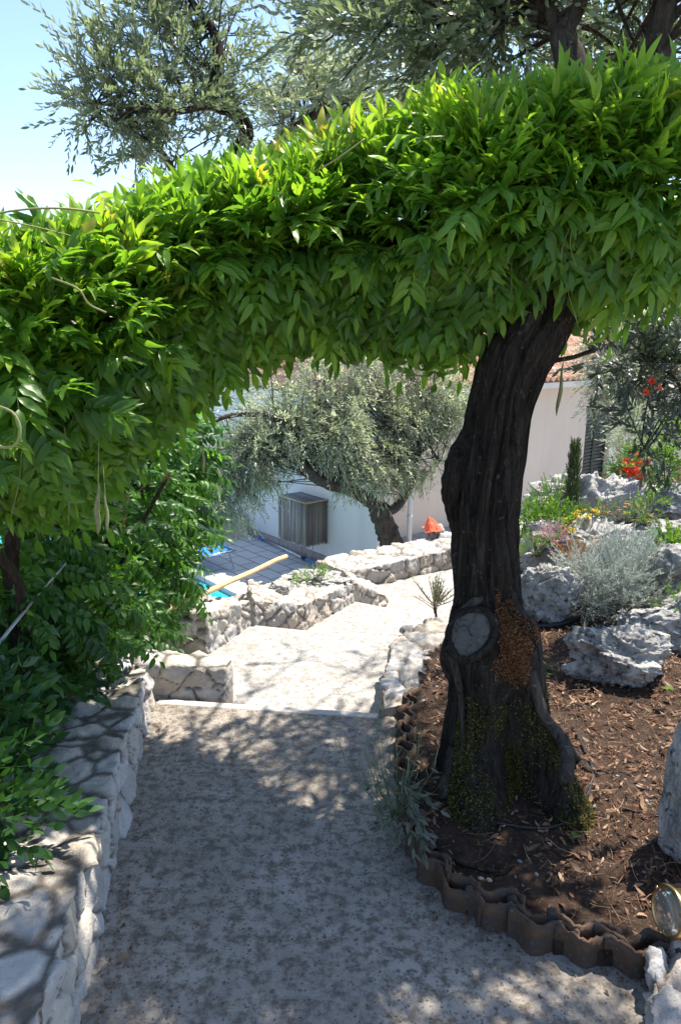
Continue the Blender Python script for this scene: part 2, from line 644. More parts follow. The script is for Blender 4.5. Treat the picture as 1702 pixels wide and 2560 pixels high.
def compound(L=.25, pairs=5, lw=.031, ll=.078, seed=0, droop=.25, splay=62, hang=.5, rows=4):
    """a pinnate leaf along +X"""
    r = random.Random(seed)
    parts = []
    n = pairs
    pts = []
    for i in range(9):
        u = i / 8
        pts.append(Vector((L * u * (1 - .12 * droop * u), 0, -droop * L * u * u)))
    V, F = [], []
    for i, p in enumerate(pts):
        q = .0016 * (1 - .5 * i / 8)
        V += [(p.x, q, p.z), (p.x, -q, p.z), (p.x, 0, p.z + q)]
    for i in range(8):
        for k in range(3):
            a, b = i * 3 + k, i * 3 + (k + 1) % 3
            F += [(a, b, b + 3), (a, b + 3, a + 3)]
    parts.append((np.array(V, float), np.array(F, int), .1))

    def at(u):
        k = min(7, int(u * 8)); t = u * 8 - k
        return pts[k].lerp(pts[k + 1], t), (pts[k + 1] - pts[k]).normalized()
    items = [(.18 + .74 * (i + .5) / n + r.uniform(-.015, .015), s) for i in range(n) for s in (-1, 1)] + [(1.0, 0)]
    for u, s in items:
        p, d = at(u)
        sz = (.82 + .36 * math.sin(math.pi * (.25 + .6 * u))) * r.uniform(.88, 1.08)
        v, f = leaflet(ll * sz, lw * sz * r.uniform(.9, 1.1), rows, r.uniform(.2, .6), r.uniform(.1, .55), .20, seed=r.random())
        a = R(splay + r.uniform(-12, 12)) * s
        x = np.array([math.cos(a), math.sin(a), 0])
        x = x + np.array([0, 0, -hang * r.uniform(.5, 1.4) * abs(s)])
        # follow the droop of the rachis
        ca, sa = d.x, d.z
        rot = np.array([[ca, 0, -sa], [0, 1, 0], [sa, 0, ca]])
        x = rot @ x
        z = rot @ np.array([r.uniform(-.25, .25), -s * .35 * r.uniform(.3, 1.3), 1.0])
        B = basis(x, z)
        parts.append((v @ B.T + np.array(p), f, r.uniform(-.07, .07)))
    return join(parts)


def twig_opposite(L=.28, pairs=10, ll=.05, lw=.011, seed=0, rows=1, ang=42, curve=.3, tw=.0016):
    r = random.Random(seed)
    parts = []
    V, F = [], []
    pts = []
    for i in range(7):
        u = i / 6
        pts.append(Vector((L * u, curve * L * .2 * math.sin(2.2 * u + seed), -curve * L * u * u + 0)))
    for i, p in enumerate(pts):
        q = tw * (1.2 - .8 * i / 6)
        V += [(p.x, p.y + q, p.z), (p.x, p.y - q, p.z), (p.x, p.y, p.z + q)]
    for i in range(6):
        for k in range(3):
            a, b = i * 3 + k, i * 3 + (k + 1) % 3
            F += [(a, b, b + 3), (a, b + 3, a + 3)]
    parts.append((np.array(V, float), np.array(F, int), .35))
    for i in range(pairs):
        u = .08 + .9 * (i + .5) / pairs
        k = min(5, int(u * 6)); p = pts[k].lerp(pts[k + 1], u * 6 - k)
        roll = (i % 2) * math.pi / 2 + r.uniform(-.5, .5)
        for s in (0, math.pi):
            if r.random() < .1: continue
            a = R(ang * r.uniform(.7, 1.25) * (1 - .35 * u))
            ph = roll + s
            x = np.array([math.cos(a), math.sin(a) * math.cos(ph), math.sin(a) * math.sin(ph)])
            z = np.array([-math.sin(a), math.cos(a) * math.cos(ph), math.cos(a) * math.sin(ph)]) * .6 + np.array([r.uniform(-.5, .5), r.uniform(-.5, .5), .7])
            sz = r.uniform(.75, 1.15)
            v, f = leaflet(ll * sz, lw * sz, rows + 1, .15, r.uniform(-.1, .25), .05, seed=r.random(), wide=.5)
            parts.append((v @ basis(x, z).T + np.array(p), f, r.uniform(-.18, .18)))
    v, f = leaflet(ll, lw, rows + 1, .1, .1, .05)
    parts.append((v + np.array(pts[-1]), f, .1))
    return join(parts)


def scatter(name, temps, P, X, Z, scale, tint, m, parent=None):
    """instances of template meshes joined into one mesh. P,X,Z arrays (n,3)"""
    n = len(P)
    P = np.asarray(P, float); X = np.asarray(X, float); Z = np.asarray(Z, float)
    scale = np.broadcast_to(np.asarray(scale, float), (n,))
    tint = np.broadcast_to(np.asarray(tint, float), (n,))
    X = X / (np.linalg.norm(X, axis=1, keepdims=True) + 1e-9)
    Y = np.cross(Z, X)
    Y /= (np.linalg.norm(Y, axis=1, keepdims=True) + 1e-9)
    Zc = np.cross(X, Y)
    B = np.stack([X, Y, Zc], 2)
    pick = rng.integers(0, len(temps), n)
    VV, FF, TT, b = [], [], [], 0
    for k, (v, f, t) in enumerate(temps):
        idx = np.nonzero(pick == k)[0]
        if not len(idx): continue
        vv = np.einsum('nij,vj->nvi', B[idx], v) * scale[idx, None, None] + P[idx, None, :]
        ff = f[None] + (np.arange(len(idx)) * len(v))[:, None, None] + b
        VV.append(vv.reshape(-1, 3)); FF.append(ff.reshape(-1, 3))
        TT.append((tint[idx, None] + t[None]).ravel().clip(0, 1))
        b += len(idx) * len(v)
    me = npmesh(name, np.concatenate(VV), np.concatenate(FF), np.concatenate(TT))
    return link(name, me, m, parent)


def unit(a):
    return a / (np.linalg.norm(a, axis=-1, keepdims=True) + 1e-9)


def rand_dirs(n):
    return unit(rng.normal(size=(n, 3)))


def lump(P, sc, amp, seed=0.0):
    return np.array([noise.noise(Vector((p[0] * sc + seed, p[1] * sc, p[2] * sc))) for p in P]) * amp

#PART2
# ------------------------------------------------------------------ ground, path, deck
def poly_slab(name, pts, z, thick, m, kind='structure', bevel=.012, parent=None):
    bm = bmesh.new()
    vs = [bm.verts.new((p[0], p[1], z)) for p in pts]
    f = bm.faces.new(vs)
    if f.normal.z < 0: f.normal_flip()
    bm.normal_update()
    if f.normal.z < 0: f.normal_flip()
    r = bmesh.ops.extrude_face_region(bm, geom=[f])
    for v in r['geom']:
        if isinstance(v, bmesh.types.BMVert): v.co.z -= thick
    bmesh.ops.recalc_face_normals(bm, faces=bm.faces)
    if bevel:
        ed = [e for e in bm.edges if abs(e.verts[0].co.z - z) < 1e-5 and abs(e.verts[1].co.z - z) < 1e-5]
        bmesh.ops.bevel(bm, geom=ed, offset=bevel, segments=2, affect='EDGES')
    me = bpy.data.meshes.new(name)
    bm.to_mesh(me); bm.free()
    o = link(name, me, m, parent, smooth=False)
    if kind: o['kind'] = kind
    return o


def ext(a, b, k0, k1):
    d = (b - a).normalized()
    return a - d * k0, b + d * k1


def sstep(x):
    x = np.clip(x, 0, 1)
    return x * x * (3 - 2 * x)


def ground_z(x, y):
    y0 = 5.7 + np.clip((x + .4) * 1.7, 0, 3.2)
    s = np.maximum((y - y0) / 2.0, (-1.75 - x) / 1.6)
    return -.50 - 1.80 * sstep(s)


DK = -2.2
gx = np.concatenate([[-1500, -300, -60, -25], np.arange(-12, 14.1, .4), [25, 60, 300, 1500]])
gy = np.concatenate([[-1500, -300, -40, -10], np.arange(-4, 24.1, .4), [40, 100, 400, 1500]])
gv = np.array([(x, y, float(ground_z(x, y)) + (.05 * noise.noise(Vector((x, y, 0))) if abs(x) < 20 else 0) - .05) for y in gy for x in gx])
nx = len(gx)
gf = np.array([(j * nx + i, j * nx + i + 1, (j + 1) * nx + i + 1, (j + 1) * nx + i) for j in range(len(gy) - 1) for i in range(nx - 1)])
g = link('ground', npmesh('ground', gv, gf), MAT['earth'])
g['kind'] = 'structure'

Z1, Z2, Z3, Z4 = 0.0, -.17, -.34, -.51
A1, B1 = G(375, 1612, Z1), G(872, 1646, Z1)
A2, B2 = G(585, 1442, Z2), G(884, 1473, Z2)
A3, B3 = G(816, 1387, Z3), G(1001, 1423, Z3)
a1, b1 = ext(A1, B1, .35, .45)
a2, b2 = ext(A2, B2, .35, .35)
a3, b3 = ext(A3, B3, .35, .4)
path = poly_slab('garden_path', [(-1.25, -2), (2.2, -2), (2.2, 1.55), (b1.x, b1.y), (a1.x, a1.y)], Z1, .30, MAT['concrete'])
poly_slab('landing', [(-1.05, 3.2), (.55, 3.2), (b2.x, b2.y), (a2.x, a2.y)], Z2, .30, MAT['concrete_clean'], None, parent=path)
poly_slab('landing', [(a2.x, a2.y - .35), (b2.x + .1, b2.y - .35), (b3.x, b3.y), (a3.x, a3.y)], Z3, .30, MAT['concrete_clean'], None, parent=path)
poly_slab('landing', [(-.15, 5.5), (1.2, 5.1), (2.4, 7.2), (1.9, 8.2), (.1, 7.0)], Z4, .30, MAT['concrete_clean'], None, parent=path)


def nosing(a, b, z, wd=.055):
    d = (b - a).normalized(); n = Vector((-d.y, d.x, 0))
    mb = MB()
    mid = (a + b) / 2 - n * (wd / 2 - .012); mid.z = z - .014
    mb.box(mid, ((b - a).length, wd, .036), Matrix.Rotation(math.atan2(d.y, d.x), 3, 'Z'))
    o = mb.build('step_edge', MAT['nosing'], path, False)
    bv = o.modifiers.new('b', 'BEVEL'); bv.width = .01; bv.segments = 3


nosing(A1 - Vector((.02, 0, 0)), B1, Z1)
nosing(A2, B2, Z2, .03)
nosing(A3, B3, Z3, .03)

# --- pool deck, terrace, pool
WA = G(600, 1242, DK); WB = G(790, 1316, DK)
WD = (WB - WA); WD.z = 0; WD.normalize()
WN = Vector((WD.y, -WD.x, 0))
if WN.y > 0: WN = -WN
HA = G(925, 1238, DK); HB = G(1190, 1178, DK)
HD = (HB - HA); HD.z = 0; HD.normalize()
HN = Vector((HD.y, -HD.x, 0))
if HN.y > 0: HN = -HN
ang = math.atan2(WD.y, WD.x)


def local_rect(name, origin, dx, dy, x0, x1, y0, y1, z, thick, m, kind='structure', parent=None):
    pts = [(x0, y0), (x1, y0), (x1, y1), (x0, y1)]
    o = poly_slab(name, pts, 0, thick, m, kind, 0)
    a = math.atan2(dx.y, dx.x)
    o.rotation_euler = (0, 0, a)
    o.location = (origin.x, origin.y, z)
    return o


# local frame at WA: +x along the wall towards the camera, -y (when WN is to its right) away from the wall
sgn = 1 if Vector((-WD.y, WD.x, 0)).dot(WN) > 0 else -1
PE = G(474, 1332, DK)          # visible corner of the pool
pe = PE - WA
px, pd = pe.dot(WD), pe.dot(WN)
pool_d0 = pd
ys = sorted((0 * sgn, pool_d0 * sgn))
local_rect('pool_deck', WA, WD, WN, -14, 7.2, min(-3 * sgn, pool_d0 * sgn), max(-3 * sgn, pool_d0 * sgn), DK, .3, MAT['deck'])
local_rect('pool_water', WA, WD, WN, px - 6, px + 6, min(pool_d0 * sgn, (pool_d0 + 5) * sgn), max(pool_d0 * sgn, (pool_d0 + 5) * sgn), DK - .08, .4, MAT['water'])
local_rect('pool_surround', WA, WD, WN, px - 14, px + 9, min((pool_d0 + 5) * sgn, (pool_d0 + 9) * sgn), max((pool_d0 + 5) * sgn, (pool_d0 + 9) * sgn), DK, .4, MAT['deck'])
tr = poly_slab('house_terrace', [(HA.x - 1.2, HA.y - .4), (HA.x - 1.2, HA.y - 3.2), (HA.x + 2, 10.2), (14, 11), (14, 24), (6.5, 19.5)], DK + .012, .3, MAT['terrace'], 'structure', 0)

# ------------------------------------------------------------------ dry stone walls
def prism(bm, bot, top):
    n = len(bot)
    b = [bm.verts.new(p) for p in bot]
    t = [bm.verts.new(p) for p in top]
    bm.faces.new(b[::-1]); bm.faces.new(t)
    for i in range(n):
        bm.faces.new((b[i], b[(i + 1) % n], t[(i + 1) % n], t[i]))


def stone_wall(name, prisms, label, cell=(.15, .15, .10), vox=.012, seed=1, mort=.13, amp=.028, m=None, rough=.012, topm=0.0):
    bm = bmesh.new()
    for b, t in prisms:
        prism(bm, b, t)
    bmesh.ops.recalc_face_normals(bm, faces=bm.faces)
    me = bpy.data.meshes.new('tmp'); bm.to_mesh(me); bm.free()
    ob = bpy.data.objects.new('tmp', me); COL.objects.link(ob)
    md = ob.modifiers.new('r', 'REMESH'); md.mode = 'VOXEL'; md.voxel_size = vox
    sm = ob.modifiers.new('s', 'SMOOTH'); sm.factor = .5; sm.iterations = 1
    ev = ob.evaluated_get(bpy.context.evaluated_depsgraph_get())
    me2 = bpy.data.meshes.new_from_object(ev)
    bpy.data.objects.remove(ob); bpy.data.meshes.remove(me)
    n = len(me2.vertices)
    V = np.empty(n * 3, np.float32); me2.vertices.foreach_get('co', V); V = V.reshape(-1, 3).astype(float)
    Nn = np.empty(n * 3, np.float32); me2.vertices.foreach_get('normal', Nn); Nn = Nn.reshape(-1, 3).astype(float)
    C = np.array(cell)
    Wp = V + np.array([(noise.noise(Vector(p) * 5.0), noise.noise(Vector(p) * 5.0 + Vector((9, 0, 0))), noise.noise(Vector(p) * 5.0 + Vector((0, 9, 0)))) for p in V]) * .025
    Q = Wp / C
    lo, hi = np.floor(Q.min(0)).astype(int) - 1, np.ceil(Q.max(0)).astype(int) + 1
    rs = np.random.default_rng(seed)
    seeds = np.array([(i, j, k) for i in range(lo[0], hi[0]) for j in range(lo[1], hi[1]) for k in range(lo[2], hi[2])], float)
    seeds += rs.uniform(.05, .95, seeds.shape)
    kd = KDTree(len(seeds))
    for i, p in enumerate(seeds): kd.insert(p, i)
    kd.balance()
    tint = rs.uniform(0, 1, len(seeds)); hgt = rs.uniform(-1, 1, len(seeds)); tilt = rs.normal(size=(len(seeds), 3)) * .45
    T_ = np.zeros(n); Mo = np.zeros(n); D = np.zeros(n)
    for i in range(n):
        q = Vector(Q[i])
        (c1, i1, d1), (c2, i2, d2_) = kd.find_n(q, 2)
        e = (d2_ - d1)
        up = max(0, Nn[i, 2]) * topm
        mw = mort + up
        pr = min(1, max(0, e / (mw * 2.0)))
        pr = pr * pr * (3 - 2 * pr)
        T_[i] = tint[i1]
        Mo[i] = 1 - min(1, max(0, (e - mw * .25) / (mw * .6)))
        loc = (q - c1)
        D[i] = (pr - 1) * amp + pr * (hgt[i1] * .010 + tilt[i1].dot(np.array(loc)) * .036) + rough * noise.fractal(Vector(V[i]) * 24, .75, 2.1, 6)
    V2 = V + Nn * D[:, None]
    me2.vertices.foreach_set('co', V2.astype(np.float32).ravel())
    for nm, arr in (('tint', T_), ('mortar', Mo)):
        a = me2.attributes.new(nm, 'FLOAT', 'POINT'); a.data.foreach_set('value', arr.astype(np.float32))
    me2.update()
    me2.materials.clear()
    me2.name = name
    o = link(name, me2, m or MAT['stone'])
    tag(o, label, 'stone wall')
    return o


def V3(p, z): return (p[0], p[1], z)


def band(front, back, ztop, zbot, setback=0.0):
    """prisms between a front and a back polyline (same count)"""
    out = []
    for i in range(len(front) - 1):
        f0, f1, b0, b1 = front[i], front[i + 1], back[i], back[i + 1]
        z0, z1 = ztop[i], ztop[i + 1]
        def sb(f, b):
            d = Vector((b[0] - f[0], b[1] - f[1])).normalized()
            return (f[0] + d.x * setback, f[1] + d.y * setback)
        out.append(([V3(f0, zbot), V3(f1, zbot), V3(b1, zbot), V3(b0, zbot)],
                    [V3(sb(f0, b0), z0), V3(sb(f1, b1), z1), V3(b1, z1), V3(b0, z0)]))
    return out


# near wall along the left of the path, with its short return at the first step
P_a, P_b = G(222, 2300, 0), G(372, 1612, 0)
dirw = (P_b - P_a).normalized()
P_s = P_a - dirw * 1.5
RT = G(520, 1607, 0)
hz = HZ(372, 1528, P_b.x, P_b.y)
fr = [P_s, P_a, P_b]
bk = [p + Vector((-.60, -.05, 0)) for p in fr]
w1 = band(fr, bk, [.31, .30, hz], -.35, .05)
hr = HZ(518, 1540, RT.x, RT.y)
w1 += band([P_b + Vector((-.25, .0, 0)), RT + Vector((0, .0, 0))], [P_b + Vector((-.25, .20, 0)), RT + Vector((.02, .15, 0))], [hz, hr], -.35, .02)
stone_wall('stone_wall', w1, 'low rubble stone wall along the left of the near path, flat stones set in dirt on top', (.14, .15, .11), .0105, 3, .05, .008, MAT['stone_top'], .007, .20)

# zigzag wall down the steps
f0 = G(487, 1507, Z2); f1 = G(585, 1441, Z2); f2 = G(700, 1457, Z3); f3 = G(816, 1387, Z3); f4 = G(896, 1395, Z4)
f0 = f0 + (f0 - f1).normalized() * .02
z0 = HZ(476, 1412, f0.x, f0.y); z1 = HZ(588, 1384, f1.x, f1.y); z1b = z1 - .05
zc = HZ(640, 1392, f2.x, f2.y); zd = HZ(806, 1343, f3.x, f3.y); ze = HZ(896, 1376, f4.x, f4.y)
bo = Vector((-.55, .12, 0))
w2 = band([f0, f1], [f0 + Vector((-.42, .06, 0)), f1 + Vector((-.52, .16, 0))], [z0, z1], -.75, .02)
w2 += band([f1, f2], [f1 + Vector((-.1, .42, 0)), f2 + Vector((-.1, .40, 0))], [z1, zc], -.75, .02)
w2 += band([f2, f3], [f2 + Vector((-.55, .15, 0)), f3 + Vector((-.50, .3, 0))], [zc, zd], -.75, .02)
w2 += band([f3, f4], [f3 + Vector((-.1, .36, 0)), f4 + Vector((-.06, .30, 0))], [zd, ze], -.75, .02)
stone_wall('stone_wall', w2, 'sunlit rubble wall stepping down in a zigzag beside the stairs, a wooden pole lying across it', (.145, .145, .12), .011, 8, .055, .016)

# far wall at the foot of the steps
h0 = G(846, 1366, Z4); h1 = G(1050, 1318, Z4)
h0 = G(850, 1352, Z4); h1 = G(1052, 1308, Z4)
zz0 = HZ(840, 1310, h0.x, h0.y); zz1 = HZ(1045, 1264, h1.x, h1.y)
hd = (h1 - h0).normalized(); hn = Vector((-hd.y, hd.x, 0))
h2 = h1 + hd * .9
w3 = band([h0 - hd * .22, h1, h2], [h0 - hd * .28 + hn * .5, h1 + hn * .5, h2 + hn * .5], [zz0, zz1, zz1], -1.0, .02)
stone_wall('stone_wall', w3, 'sunlit rubble wall at the foot of the steps, below the leaning courtyard olive', (.20, .20, .145), .014, 12, .075, .018)

# kerb wall on the right of the landings
kl = [(872, 1632), (876, 1555), (893, 1487), (933, 1442), (985, 1425)]
kr = [(984, 1612), (985, 1532), (996, 1496), (1034, 1464), (1075, 1446)]
KZ = .05
kl = [G(*p, KZ) for p in kl]; kr = [G(*p, KZ) for p in kr]
w4 = band(kl, kr, [KZ] * 5, -.7, .01)
stone_wall('stone_wall', w4, 'low flat topped stone kerb wall curving between the landings and the flower bed', (.17, .13, .10), .011, 21, .07, .012)

# stone wall at the lower right corner of the photo
c0 = [G(1492, 2250, 0), G(1640, 2225, 0), G(1700, 2500, 0), G(1488, 2500, 0)]
w5 = [([V3(p, -.2) for p in c0], [V3(p, .10) for p in c0])]
stone_wall('stone_wall', w5, 'dark rough stone wall end at the lower right corner, under the brass lamp', (.14, .16, .12), .011, 31, .09, .018, None, .018)

# ------------------------------------------------------------------ flower bed soil
EDGE = [(1508, 2262), (1494, 2256), (1429, 2244), (1328, 2223), (1229, 2196), (1128, 2144), (1063, 2116), (999, 2061), (958, 2013), (931, 1946),
        (920, 1890), (914, 1820), (914, 1745), (918, 1690), (930, 1625)]
EDGE = [G(*p, 0) for p in EDGE]
bed_px = [(985, 1500), (1040, 1470), (1090, 1425), (1180, 1350), (1195, 1290), (1205, 1235), (1260, 1190), (1400, 1140), (1800, 1080), (2300, 1300), (2600, 2000), (1950, 2300), (1540, 2255)]
inner = [p + Vector((.06, .0, 0)) for p in EDGE]
bed = [(p.x, p.y) for p in inner] + [(lambda q: (q.x, q.y))(G(*p, .06)) for p in bed_px]


def inside(x, y, P):
    c = False
    for i in range(len(P)):
        x1, y1 = P[i]; x2, y2 = P[i - 1]
        if (y1 > y) != (y2 > y) and x < (x2 - x1) * (y - y1) / (y2 - y1) + x1: c = not c
    return c


def soil_z(x, y):
    r = math.hypot(x - .72, y - 2.85)
    return .045 + .05 * math.exp(-(r / .5) ** 2) + .03 * noise.noise(Vector((x * 1.7, y * 1.7, 3))) + .012 * noise.noise(Vector((x * 9, y * 9, 1))) + .03 * max(0, min(1.5, x - 1.1)) + .05 * max(0, y - 4.3)


xs = [p[0] for p in bed]; yy = [p[1] for p in bed]
st = .04
nxx, nyy = int((max(xs) - min(xs)) / st) + 2, int((max(yy) - min(yy)) / st) + 2
bm = bmesh.new()
vm = {}
def gvert(i, j):
    if (i, j) not in vm:
        x, y = min(xs) + i * st, min(yy) + j * st
        vm[i, j] = bm.verts.new((x, y, soil_z(x, y)))
    return vm[i, j]
for i in range(nxx):
    for j in range(nyy):
        cx, cy = min(xs) + (i + .5) * st, min(yy) + (j + .5) * st
        if inside(cx, cy, bed):
            bm.faces.new((gvert(i, j), gvert(i + 1, j), gvert(i + 1, j + 1), gvert(i, j + 1)))
be = [e for e in bm.edges if e.is_boundary]
r_ = bmesh.ops.extrude_edge_only(bm, edges=be)
for v in r_['geom']:
    if isinstance(v, bmesh.types.BMVert): v.co.z -= .6
me = bpy.data.meshes.new('soil'); bm.to_mesh(me); bm.free()
soil = link('soil', me, MAT['soil']); soil['kind'] = 'structure'

# leaf litter: one mass nobody could count
def litter():
    temps = []
    for k in range(7):
        v, f = leaflet(1, random.uniform(.25, .42), 3, random.uniform(-.3, .7), random.uniform(-.5, .6), .25, seed=k)
        temps.append((v, f, np.zeros(len(v))))
    needle = []
    for k in range(4):
        mb = MB(); c = random.uniform(-.3, .3)
        mb.tube([(u, c * u * (1 - u), .05 * math.sin(u * 5 + k)) for u in (0, .35, .7, 1)], .014, 3, False)
        v = np.array(mb.v); f = np.array([t for q in mb.f for t in ((q[0], q[1], q[2]), (q[0], q[2], q[3]))])
        needle.append((v, f, np.zeros(len(v))))
    P, sc, X, Z, tn = [], [], [], [], []
    tgt = 21000
    while len(P) < tgt:
        x, y = random.uniform(min(xs), max(xs)), random.uniform(min(yy), min(max(yy), 6.5))
        if not inside(x, y, bed): continue
        d = noise.noise(Vector((x * 2.3, y * 2.3, 5)))
        if y > 4.6 and random.random() < .5: continue
        if x > 3.2 or (d < -.12 and random.random() < .65): continue
        P.append((x, y, soil_z(x, y) + random.uniform(.004, .022)))
        sc.append(random.choice((.008, .010, .013, .017, .021, .027, .034, .046)) * random.uniform(.8, 1.2))
        a = random.uniform(0, 6.28); X.append((math.cos(a), math.sin(a), random.gauss(0, .22)))
        Z.append((random.gauss(0, .35), random.gauss(0, .35), 1)); tn.append(min(1, max(0, random.gauss(.37, .25))))
    n1 = int(len(P) * .62)
    o1 = scatter('leaf_litter', temps, P[:n1], X[:n1], Z[:n1], sc[:n1], tn[:n1], MAT['dry'])
    o2 = scatter('twig_litter', needle, P[n1:], X[n1:], Z[n1:], np.array(sc[n1:]) * 2.2, np.array(tn[n1:]), MAT['dry'])
    o1['kind'] = 'stuff'; o2['kind'] = 'stuff'
    # stones in the soil
    P2 = []
    while len(P2) < 500:
        x, y = random.uniform(min(xs), max(xs)), random.uniform(min(yy), 5.5)
        if inside(x, y, bed): P2.append((x, y, soil_z(x, y)))
    bm = bmesh.new(); bmesh.ops.create_icosphere(bm, subdivisions=1, radius=1)
    v = np.array([q.co for q in bm.verts]) * (1, .7, .5); bm.faces.ensure_lookup_table()
    f = np.array([[q.index for q in t.verts] for t in bm.faces]); bm.free()
    o3 = scatter('pebbles', [(v, f, np.zeros(len(v)))], P2, rand_dirs(500) * (1, 1, .2), np.tile([0, 0, 1.0], (500, 1)), rng.uniform(.004, .013, 500), .5, MAT['rock'])
    o3['kind'] = 'stuff'


litter()


def path_litter():
    v, f = leaflet(1, .38, 3, .4, .4, .25, seed=3)
    P, sc = [], []
    for k in range(420):
        u = random.random()
        if k % 3 == 0:
            y = random.uniform(1.0, 3.5); x = lerp(-.64, -.88, (y - 1.7) / 1.9) + abs(random.gauss(0, .035))
        elif k % 3 == 1:
            q = EDGE[random.randrange(len(EDGE) - 1)].lerp(EDGE[random.randrange(len(EDGE))], 0); x, y = q.x - abs(random.gauss(0, .05)) + .02, q.y - abs(random.gauss(0, .05)) + .02
        else:
            x, y = random.uniform(-.8, 1.0), random.uniform(1.2, 3.4)
            if random.random() < .6: continue
        P.append((x, y, .006)); sc.append(random.uniform(.006, .022))
    n = len(P); a = rng.uniform(0, 6.28, n)
    o = scatter('path_litter', [(v, f, np.zeros(len(v)))], P, np.stack([np.cos(a), np.sin(a), rng.normal(0, .15, n)], 1), np.stack([rng.normal(0, .2, n), rng.normal(0, .2, n), np.ones(n)], 1), sc, np.clip(rng.normal(.4, .3, n), 0, 1), MAT['dry'])
    o['kind'] = 'stuff'


path_litter()

# ------------------------------------------------------------------ clay tile edging
def tile_mesh(name, wd=.205, h=.138, th=.011, curl=1.0, seed=0):
    r = random.Random(seed)
    n, mrows = 24, 5
    prof = []
    for i in range(n + 1):
        u = i / n
        x = (u - .5) * wd
        y = curl * .023 * math.sin(2 * math.pi * x / .148 + .9) + .012 * (u - .5)
        prof.append((x, y))
    bm = bmesh.new()
    rows = []
    for j in range(mrows + 1):
        z = h * j / mrows - .04
        k = 1 + .06 * (j / mrows - .5)
        row = []
        for i, (x, y) in enumerate(prof):
            d = Vector((prof[min(i + 1, n)][0] - prof[max(i - 1, 0)][0], prof[min(i + 1, n)][1] - prof[max(i - 1, 0)][1]))
            nn = Vector((-d.y, d.x)).normalized()
            top = (.006 * r.uniform(-1, 1) if j == mrows else 0)
            row.append((bm.verts.new((x * k + nn.x * th / 2, y * k + nn.y * th / 2, z + top)), bm.verts.new((x * k - nn.x * th / 2, y * k - nn.y * th / 2, z + top))))
        rows.append(row)
    for j in range(mrows):
        for i in range(n):
            a, b, c, d = rows[j][i], rows[j][i + 1], rows[j + 1][i + 1], rows[j + 1][i]
            bm.faces.new((a[0], b[0], c[0], d[0])); bm.faces.new((b[1], a[1], d[1], c[1]))
    for i in range(n):
        t = rows[mrows]; bm.faces.new((t[i][0], t[i + 1][0], t[i + 1][1], t[i][1]))
    for e in (0, n):
        for j in range(mrows):
            bm.faces.new((rows[j][e][0], rows[j][e][1], rows[j + 1][e][1], rows[j + 1][e][0]))
    bmesh.ops.recalc_face_normals(bm, faces=bm.faces)
    me = bpy.data.meshes.new(name); bm.to_mesh(me); bm.free()
    me.materials.append(MAT['clay'])
    me.polygons.foreach_set('use_smooth', np.ones(len(me.polygons), bool))
    return me


meshes = [tile_mesh('clay_tile', curl=random.choice((1, 1.12, .93)), seed=k) for k in range(5)]
pts = smooth_path(EDGE, 200)
cum = [0]
for i in range(1, len(pts)): cum.append(cum[-1] + (pts[i] - pts[i - 1]).length)
ntile = 0
def put_tile(s, off, lab, grp, lean=0.0, dz=0):
    global ntile
    i = min(range(len(cum)), key=lambda k: abs(cum[k] - s))
    i = max(1, min(len(pts) - 2, i))
    d = (pts[i + 1] - pts[i - 1]).normalized()
    nrm = Vector((d.y, -d.x, 0))
    if nrm.dot(Vector((.75, 2.85, 0)) - pts[i]) < 0: nrm = -nrm
    p = pts[i] + nrm * (.02 + off)
    o = bpy.data.objects.new('clay_tile', meshes[ntile % 5])
    o.location = (p.x, p.y, dz + random.uniform(-.012, .006))
    o.rotation_euler = (random.uniform(-.10, .10) + lean, random.uniform(-.05, .05), math.atan2(d.y, d.x) + random.uniform(-.06, .06))
    COL.objects.link(o)
    tag(o, lab, 'clay tile', grp)
    ntile += 1


s, L = .04, cum[-1]
SP = .148
while s < L - .02:
    put_tile(s, 0, 'curved old clay roof tile standing in the front row of the bed edging', 'front row of clay edging tiles')
    s += SP
s = .04 + SP * .18
while s < L - .05:
    put_tile(s, .036, 'curved old clay roof tile in the back row of the edging, behind the front row', 'back row of clay edging tiles', 0, .004)
    s += SP
#PART3
# ------------------------------------------------------------------ house
def plane_hit(x, y, p0, n):
    r = ray(x, y)
    return O + r * ((p0 - O).dot(n) / r.dot(n))


def s_at(base, d, xd, z):
    """distance along a horizontal line whose picture column is xd"""
    lo, hi = -30.0, 30.0
    best = min(np.linspace(-10, 14, 4801), key=lambda s: abs(proj((base.x + d.x * s, base.y + d.y * s, z))[0] - xd) if proj((base.x + d.x * s, base.y + d.y * s, z))[2] > 1 else 1e9)
    return float(best)


def quad_prism(mb, o, dx, dn, x0, x1, n0, n1, z0, z1):
    P = [o + dx * a + dn * b for a, b in ((x0, n0), (x1, n0), (x1, n1), (x0, n1))]
    V = [(p.x, p.y, z0) for p in P] + [(p.x, p.y, z1) for p in P]
    mb.add(V, [(3, 2, 1, 0), (4, 5, 6, 7), (0, 1, 5, 4), (1, 2, 6, 5), (2, 3, 7, 6), (3, 0, 4, 7)])


